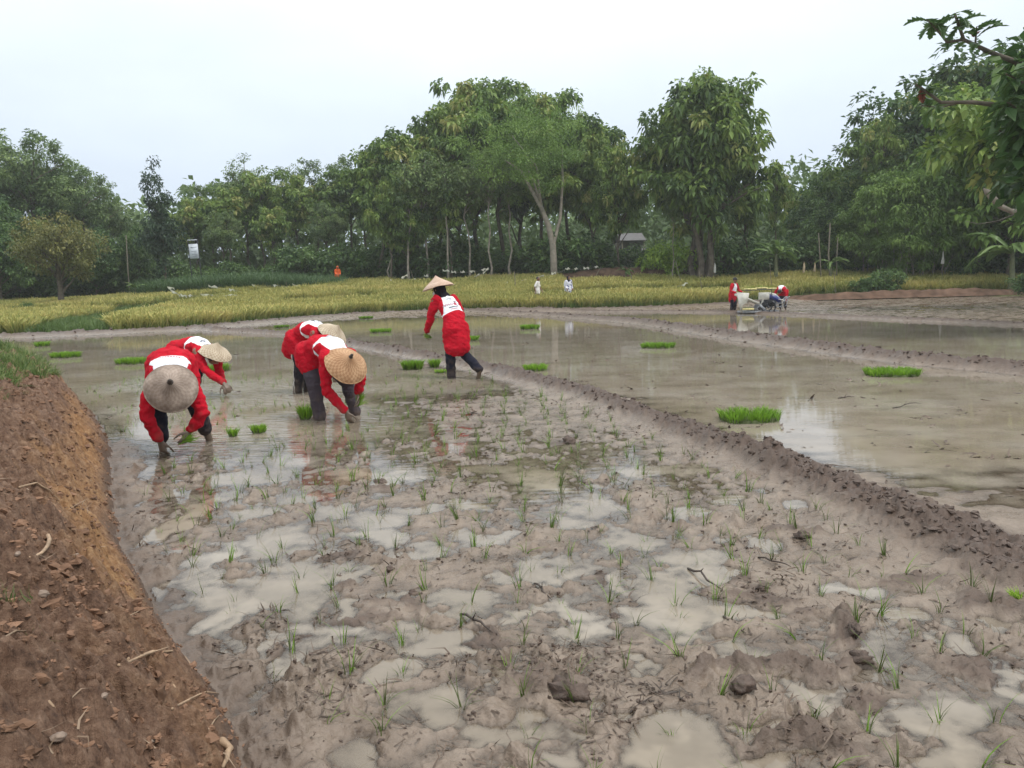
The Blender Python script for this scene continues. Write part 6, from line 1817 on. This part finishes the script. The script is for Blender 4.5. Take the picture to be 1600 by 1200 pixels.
LOB = [lobed_leaf(.62, .40), lobed_leaf(.54, .34), lobed_leaf(.70, .44)]; LOBR = lobed_leaf(.5, .30, "leaf", BFRED)
YB = 19.0
bx_ = 14.6
bo = empty("breadfruit_tree", (bx_, YB, -.15)); tag(bo, "breadfruit tree whose bare branches with big lobed leaves reach in at the top right", "tree")
def bp_(px, py, dy=0.0): p = atY(px, py, YB + dy); return np.array([p[0] - bx_, dy, p[2] + .15])
tb = MB(); tb.tube([(0, 0, -.3), (.1, 0, 1.5), (0, .1, 3.2), (-.2, .1, 5), (-.3, .2, 6.6), (-.2, .2, 8.2)], [.26, .22, .19, .16, .12, .07], 10)
ends = []
def branch(a, pts, r_):
    P = [np.array(a)] + [np.array(p) for p in pts]; tb.tube(P, list(np.linspace(r_, r_ * .35, len(P))), 7); ends.append((P[-1], P[-1] - P[-2]))
branch((-.2, .1, 5.6), [bp_(1640, 120), bp_(1590, 98), bp_(1548, 82), bp_(1506, 62), bp_(1492, 22)], .085)
branch(bp_(1540, 80), [bp_(1524, 68), bp_(1526, 42)], .04)
branch(bp_(1506, 62), [bp_(1480, 66), bp_(1462, 44), bp_(1448, 30)], .04)
branch((-.2, .1, 4.8), [bp_(1660, 170), bp_(1590, 168), bp_(1520, 160), bp_(1470, 160), bp_(1432, 132)], .08)
branch(bp_(1500, 160), [bp_(1470, 168, .4), bp_(1440, 165, .6)], .03)
for k in range(15):
    e_ = (rng.uniform(1560, 1680), rng.uniform(75, 250)); dy = rng.uniform(-1, 2.0)
    branch((-.2 + rng.normal(0, .1), .1, rng.uniform(3.6, 7)), [bp_(e_[0] + 40, e_[1] + 20, dy * .6), bp_(e_[0], e_[1], dy)], .05)
tb.build("trunk", BARK, bo)
for ei, (p, d) in enumerate(ends):
    d = _n(d)
    for k in range(8):
        lf = link("leaf", LOBR if (ei in (1, 3) and k == 3) else LOB[k % 3], parent=bo)
        lf.location = tuple(p - d * .05 * k)
        az = 2.4 * k + rng.normal(0, .2); lf.rotation_euler = (rng.normal(0, .25), rng.uniform(-.55, .75), az); s = rng.uniform(.68, .95); lf.scale = (s, s, s)
# filler foliage of the same tree
C = np.array([bp_(rng.uniform(1585, 1730), rng.uniform(90, 300), rng.uniform(-1.0, 3.4)) for _ in range(110)])
n = 3200; ci = rng.integers(0, len(C), n); dd_ = rng.normal(0, 1, (n, 3)); dd_ /= np.linalg.norm(dd_, axis=1, keepdims=True)
V, F, T = leaves(C[ci] + dd_ * (.55 * rng.random(n) ** .5)[:, None], dd_ * .7 + rng.normal(0, .4, (n, 3)), rng.uniform(.7, 1.2, n) * .46, rng.uniform(.8, 1.2, n) * .27, np.clip(rng.normal(.4, .18, len(C))[ci] + rng.normal(0, .1, n), 0, 1), droop=.4)
link("crown", mesh("crown", V, F, dict(tint=T), smooth=False), BFL, bo)["kind"] = "stuff"
# crooked pale limb and its leafy tree low at the right edge
lx = 20.9; YL = 33.0
lo = empty("crooked_tree", (lx + 2.2, YL, -.1)); tag(lo, "tree at the right edge with a crooked pale grey limb under yellow green leaves", "tree")
def lp(px, py, dy=0): p = atY(px, py, YL + dy); return np.array([p[0] - lx - 2.2, dy, p[2] + .1])
tb = MB(); tb.tube([(0, 0, -.3), (.05, 0, 1.4), (0, 0, 2.6), (.1, .1, 4.2), (0, .2, 6)], [.24, .20, .17, .13, .06], 8)
tb.tube([(0, 0, 2.5), lp(1610, 334, -1.2), lp(1580, 330, -1.8), lp(1562, 322, -2), lp(1550, 308, -2.1), lp(1543, 300, -2.1), lp(1538, 296, -2.1)], [.12, .11, .10, .11, .13, .12, .05], 8)
tb.tube([lp(1590, 332), lp(1560, 345), lp(1530, 350), lp(1510, 346)], [.03, .02, .015, .008], 5)
for q in ((1540, 240), (1500, 215), (1580, 200), (1560, 255), (1525, 255)): tb.tube([(0, 0, 3.4), lp(1610, q[1] + 40), lp(*q)], [.07, .05, .015], 6)
tb.build("trunk", BARKP, lo)
C = np.array([lp(1565 + rng.normal(0, 46), 215 + rng.normal(0, 28), abs(rng.normal(0, 1.5)) - .8) for _ in range(90)] + [lp(1645 + rng.normal(0, 30), 240 + rng.normal(0, 45), rng.normal(0, 1.3)) for _ in range(60)])
n = 4200; ci = rng.integers(0, len(C), n); dd_ = rng.normal(0, 1, (n, 3)); dd_ /= np.linalg.norm(dd_, axis=1, keepdims=True)
V, F, T = leaves(C[ci] + dd_ * (.6 * rng.random(n) ** .5)[:, None], dd_ * .7 + rng.normal(0, .4, (n, 3)), rng.uniform(.7, 1.2, n) * .44, rng.uniform(.8, 1.2, n) * .25, np.clip(rng.normal(.62, .2, len(C))[ci] + rng.normal(0, .1, n), 0, 1), droop=.5)
link("crown", mesh("crown", V, F, dict(tint=T), smooth=False), L_TEAK, lo)

# ------------------------------------------------------------------ bird scaring ribbons on strings, stakes, rags
RIB = simple("white_plastic_ribbon", (.80, .78, .66), .4, .1, 4)
STRG = simple("string_grey", (.25, .24, .2), .8)
BAMB = simple("bamboo_stake", (.17, .15, .11), .7, .3, 6)
def scare_line(label, strips, Y0, Y1):
    pts = []
    for i, (px, py, ln, tl) in enumerate(strips):
        t = i / max(1, len(strips) - 1); pts.append(atY(px, py, Y0 + (Y1 - Y0) * t))
    o = empty("bird_scare_line", tuple(pts[0])); tag(o, label, "bird scarer", "strings of white plastic ribbons over the rice")
    P = [p - pts[0] for p in pts]; mb = MB(); Q = [P[0]]
    for a, b in zip(P[:-1], P[1:]): Q += [(a + b) / 2 - np.array([0, 0, .05]), b]
    mb.tube(Q, [.008] * len(Q), 4); mb.build("string", STRG, o)
    for p, (px, py, ln, tl) in zip(P, strips):
        m_ = ln / 1240 * (Y0 + Y1) / 2; mb = MB(); n = 6; V = []; F = []
        for i in range(n + 1):
            t = i / n - .5; c = p + np.array([m_ * t, .25 * m_ * math.sin(t * 3), -m_ * t * tl + .03 * math.sin(t * 9)]); hh = .06 * (1 + .5 * math.sin(t * 8 + px))
            V += [c + (0, -.02, hh), c + (0, .02, -hh)]
        F = [(2 * i, 2 * i + 1, 2 * i + 3, 2 * i + 2) for i in range(n)]; mb.add(V, F); mb.build("ribbon", RIB, o)
scare_line("string of ribbons farthest left, at the end of the maize", [(267, 450, 9, .2), (273, 457, 13, .8), (287, 462, 8, .3), (297, 462, 6, 0), (323, 461, 16, .1), (360, 462, 20, -.05)], 50, 49)
scare_line("string of ribbons in front of the maize patch", [(333, 448, 12, .2), (362, 453, 7, .2), (394, 456, 11, .15), (426, 459, 6, .1), (466, 458, 9, -.1), (489, 455, 12, .2), (525, 455, 12, 0)], 54, 53)
scare_line("short string with two slanting ribbons below the slender wood", [(399, 447, 11, .5), (430, 446, 6, .2), (467, 448, 18, .45)], 57, 57)
scare_line("string with one very long flat ribbon left of the walker's hat", [(567, 462, 11, .1), (593, 452, 56, -.18), (628, 448, 7, 0)], 52, 54)
scare_line("string of ribbons in the rice behind the walker's shoulders", [(604, 461, 8, 0), (748, 462, 8, -.1), (764, 460, 4, 0), (782, 454, 7, -.6), (796, 442, 8, 0), (819, 438, 9, -.2)], 50, 55)
scare_line("string of ribbons rising behind the walker's hat to the left", [(609, 439, 7, -.2), (622, 441, 9, 0), (632, 432, 9, -.5), (645, 437, 9, -.2), (666, 431, 6, 0)], 58, 60)
scare_line("straight row of five white ribbons right of the walker's hat", [(697, 423, 10, .1), (709, 425, 7, .1), (723, 425, 7, 0), (738, 424, 8, 0), (756, 421, 8, -.2)], 60, 60)
scare_line("pair of crossed ribbons above the walker's back", [(728, 437, 8, -.1), (745, 431, 8, -.7), (759, 423, 9, -.9)], 59, 60)
scare_line("string of ribbons low beside the two rice waders", [(799, 460, 4, 0), (806, 460, 5, .2), (816, 457, 8, -.1)], 48, 48)
scare_line("string of ribbons along the foot of the brown bank", [(845, 432, 9, -.4), (865, 427, 7, -.2), (887, 420, 8, 0), (900, 420, 6, 0), (916, 419, 9, 0), (932, 417, 6, 0)], 58, 58.5)
scare_line("sagging string of ribbons left of the machine workers", [(953, 450, 5, .3), (961, 451, 6, 0), (986, 454, 16, .05), (1012, 454, 8, 0), (1039, 451, 13, -.2), (1070, 444, 10, -.4)], 50, 50)
def stake(label, a, b, Y, r_=.02, group="thin stakes standing in the rice"):
    p, q = atY(*a, Y), atY(*b, Y); zg = float(zfar(np.array([q[0]]), np.array([float(Y)]))[0]); q = q.copy(); q[2] = min(q[2], zg) - .1
    mb = MB(); c = q; mb.tube([q - c, (p + q) / 2 - c + rng.normal(0, .04, 3), p - c], [r_, r_ * .9, r_ * .7], 6); o = mb.build("stake", BAMB); o.location = c; tag(o, label, "stake", group)
stake("pale bamboo stake in the rice left of the white shirted wader", (804, 425), (807, 462), 50, .028)
stake("thin leaning stake left of the machine workers", (1092, 422), (1102, 465), 46)
stake("crooked thin stake in the rice above the transplanter", (1203, 412), (1209, 448), 52)
stake("thin stake in the rice right of the bent machine worker", (1303, 424), (1306, 458), 50)
stake("stake with ribbons behind the walker's hat", (642, 423), (648, 440), 60)
stake("leaning pale pole propped on the brown bank", (939, 417), (925, 434), 58.5, .035)
stake("thin stake among the left ribbons", (447, 440), (447, 468), 52)
stake("arched thin cane beside the big teak trunks", (1056, 408), (1070, 440), 54)
stake("short white post at the foot of the brown bank", (986, 430), (987, 442), 55, .04)
stake("grey pole standing before the left wood", (197, 368), (201, 440), 62, .06)
stake("leftmost bare grey stem beside the right bananas", (1279, 365), (1284, 420), 56.5, .05)
stake("middle bare grey stem beside the right bananas", (1297, 350), (1298, 420), 56.5, .07)
stake("rightmost bare grey stem beside the right bananas", (1309, 372), (1308, 420), 56.5, .05)
RAGM = simple("rag_white", (.45, .44, .40), .85, .15, 6); RAGT = simple("rag_tan", (.45, .36, .24), .85, .2, 6)
def rag(label, px, py, hpx, Y, m_, arms=True):
    p = atY(px, py, Y); h = hpx / 1240 * Y; o = empty("scarecrow_rag", (p[0], Y, p[2])); tag(o, label, "scarecrow", "rags hung up to scare birds")
    mb = MB(); mb.tube([(0, 0, -.9), (0, 0, h * .9)], [.02, .015], 6); mb.build("stake", BAMB, o)
    mb = MB(); rows_ = []
    for i in range(6):
        t = i / 5; w_ = h * (.05 + .10 * t * (1.2 - .5 * t)) * (1 + .2 * math.sin(5 * t + px))
        rows_.append([(w_ * math.cos(a) * (1 + .15 * math.sin(3 * a + i)), .45 * w_ * math.sin(a), h * (1 - t)) for a in np.linspace(0, 2 * PI, 9)[:-1]])
    V = [q for r in rows_ for q in r]; F = [(8 * i + k, 8 * i + (k + 1) % 8, 8 * i + 8 + (k + 1) % 8, 8 * i + 8 + k) for i in range(5) for k in range(8)]
    mb.add(V, F + [tuple(range(8))]); mb.build("cloth", m_, o)
rag("left one of two tan rags on stakes right of the big teak", 1256, 426, 17, 58, RAGT)
rag("right one of two tan rags on stakes right of the big teak", 1273, 424, 15, 58, RAGT)
rag("white rag hanging before the dark bushes on the right", 1473, 412, 19, 54, RAGM)
rag("small white rag by the big teak's trunks", 1117, 426, 15, 57, RAGM)
tbx = atY(1155, 411, 59.5); to = empty("low_table", (tbx[0], 59.5, float(zfar(np.array([tbx[0]]), np.array([59.5]))[0]))); tag(to, "low table with a pale top on the grass right of the big teak", "table")
hT = max(.5, tbx[2] - to.location[2]); mb = MB(); mb.box((0, 0, hT), (1.1, .7, .05), bev=.01); mb.build("table_top", WHP, to)
for sx in (-.45, .45):
    for sy in (-.28, .28): mb = MB(); mb.box((sx, sy, hT / 2), (.06, .06, hT - .05)); mb.build("leg", BARK, to)

# ------------------------------------------------------------------ signboard, houses, brown bank, maize
SY = 61.5
sgc = atY(305, 390, SY); zg = float(zfar(np.array([sgc[0]]), np.array([SY]))[0])
sg = empty("signboard", (sgc[0], SY, zg)); sg.rotation_euler = (0, math.radians(-2), .15); tag(sg, "weathered white signboard on posts before the slender wood", "sign")
hc = sgc[2] - zg
SIGNW = simple("sign_white_worn", (.52, .55, .60), .6, .25, 2.5); SIGNL = simple("sign_print_grey", (.22, .24, .30), .7)
mb = MB(); mb.box((0, 0, hc - .12), (.66, .05, 1.10), bev=.01); sb_ = mb.build("board", SIGNW, sg)
mb = MB(); mb.box((-.02, -.02, hc + .72), (.72, .12, .06), bev=.01); mb.build("top_rail", SIGNW, sg)
for x in (-.36, .34): mb = MB(); mb.tube([(x, .06, -.2), (x, .06, hc + .70)], [.035, .03], 6); mb.build("post", DARKM, sg)
for k, z in enumerate((.30, .0, -.25, -.40)):
    mb = MB(); mb.box((.02, -.028, hc - .12 + z), (.46 - .06 * k, .006, .03)); mb.build("print_line", SIGNL, sb_)
mb = MB(); mb.box((-.10, -.028, hc + .16), (.10, .006, .07), ry=.5); mb.build("print_mark", SIGNL, sb_)
RUST = simple("rusty_sheet_roof", (.085, .08, .08), .6, .3, 3); WALLM = simple("plaster_dirty", (.14, .13, .115), .85, .25, 2)
def house(label, px, py, wpx, Y, hh=2.3):
    p = atY(px, py, Y); wd_ = wpx / 1240 * Y; zb = p[2] - hh; o = empty("house", (p[0], Y, zb)); tag(o, label, "house")
    mb = MB(); mb.box((0, 2, hh / 2 - .6), (wd_ * .92, 4, hh + 1.2)); mb.build("wall", WALLM, o, smooth=False)
    mb = MB(); a = wd_ / 2; mb.add([(-a, -.6, hh), (a, -.6, hh), (a, 2, hh + .8), (-a, 2, hh + .8), (-a, 4.6, hh), (a, 4.6, hh), (-a, -.6, hh + .07), (a, -.6, hh + .07), (a, 2, hh + .87), (-a, 2, hh + .87), (-a, 4.6, hh + .07), (a, 4.6, hh + .07)],
                                  [(3, 2, 1, 0), (5, 2, 3, 4), (6, 7, 8, 9), (9, 8, 11, 10), (0, 1, 7, 6), (4, 10, 11, 5), (1, 2, 8, 7), (2, 5, 11, 8), (0, 6, 9, 3), (3, 9, 10, 4)]); mb.build("roof", RUST, o, smooth=False)
    mb = MB(); mb.box((wd_ * .1, -.02, hh * .40), (.9, .06, 1.9)); mb.build("door", DARKM, o)
    for x in (-.3, .34): mb = MB(); mb.box((x * wd_, -.02, hh * .55), (.9, .06, .8)); w_ = mb.build("window", DARKM, o)
    for x in (-.42, .42): mb = MB(); mb.tube([(x * wd_, -.5, -.6), (x * wd_, -.5, hh)], [.06, .06], 6); mb.build("post", BARKP, o)
house("grey roofed house half hidden between the small teak and the big teak", 988, 377, 40, 76)
DIRT = simple("brown_dirt", (.11, .068, .047), .95, .45, 2.2, bump=.8, bscale=8, spec=.15)
def mound(px0, px1, Y, h, dep):
    x0, x1 = atY(px0, 420, Y)[0], atY(px1, 420, Y)[0]
    u, v = np.meshgrid(np.linspace(0, 1, 60), np.linspace(0, 1, 16)); X = x0 + (x1 - x0) * u; Yq = Y + dep * v
    sh = np.sin(PI * np.clip(u, 0, 1)) ** .3 * sstep(0, .35, v) * (1 - .2 * v)
    Z = zfar(X, Yq) - .15 + (h + .15) * sh * (1 + .25 * fbm(X * .9, Yq * .9, 3, 701)) + .12 * fbm(X * 3, Yq * 3, 3, 705) * sh
    i = np.arange(X.size).reshape(X.shape); q = np.stack([i[:-1, :-1], i[:-1, 1:], i[1:, 1:], i[1:, :-1]], -1).reshape(-1, 4)
    tag(link("dirt_mound", mesh("dirt_mound", np.stack([X, Yq, Z], -1).reshape(-1, 3), q), DIRT), kind="structure")
mound(868, 1128, 58.6, .95, 4.0)
mound(1235, 1640, 47.6, .30, 1.6)
MZ = leafmat("maize_leaf", [(0, (.045, .09, .035)), (.5, (.085, .15, .06)), (1, (.15, .22, .10))], trans=.3)
mz_t = [tuft_mesh("maize_plant", MZ, 12, .12, .95, .05, .8, 3, tint=(.5, .15)) for _ in range(3)]
n = 2600; X = rng.uniform(-30, -11, n); Y = rng.uniform(57.5, 62.5, n)
pxx = 800 + X / Y * 1240; keep = (pxx > 228 + 20 * pn(Y, Y * 0, 711)) & (pxx < 545)
scatter("maize_crop", np.stack([X, Y, zfar(X, Y)], -1)[keep], mz_t, .9, 1.4, .08, scl=rng.uniform(.9, 1.4, n)[keep] * (1.15 - .45 * sstep(380, 545, pxx[keep])))
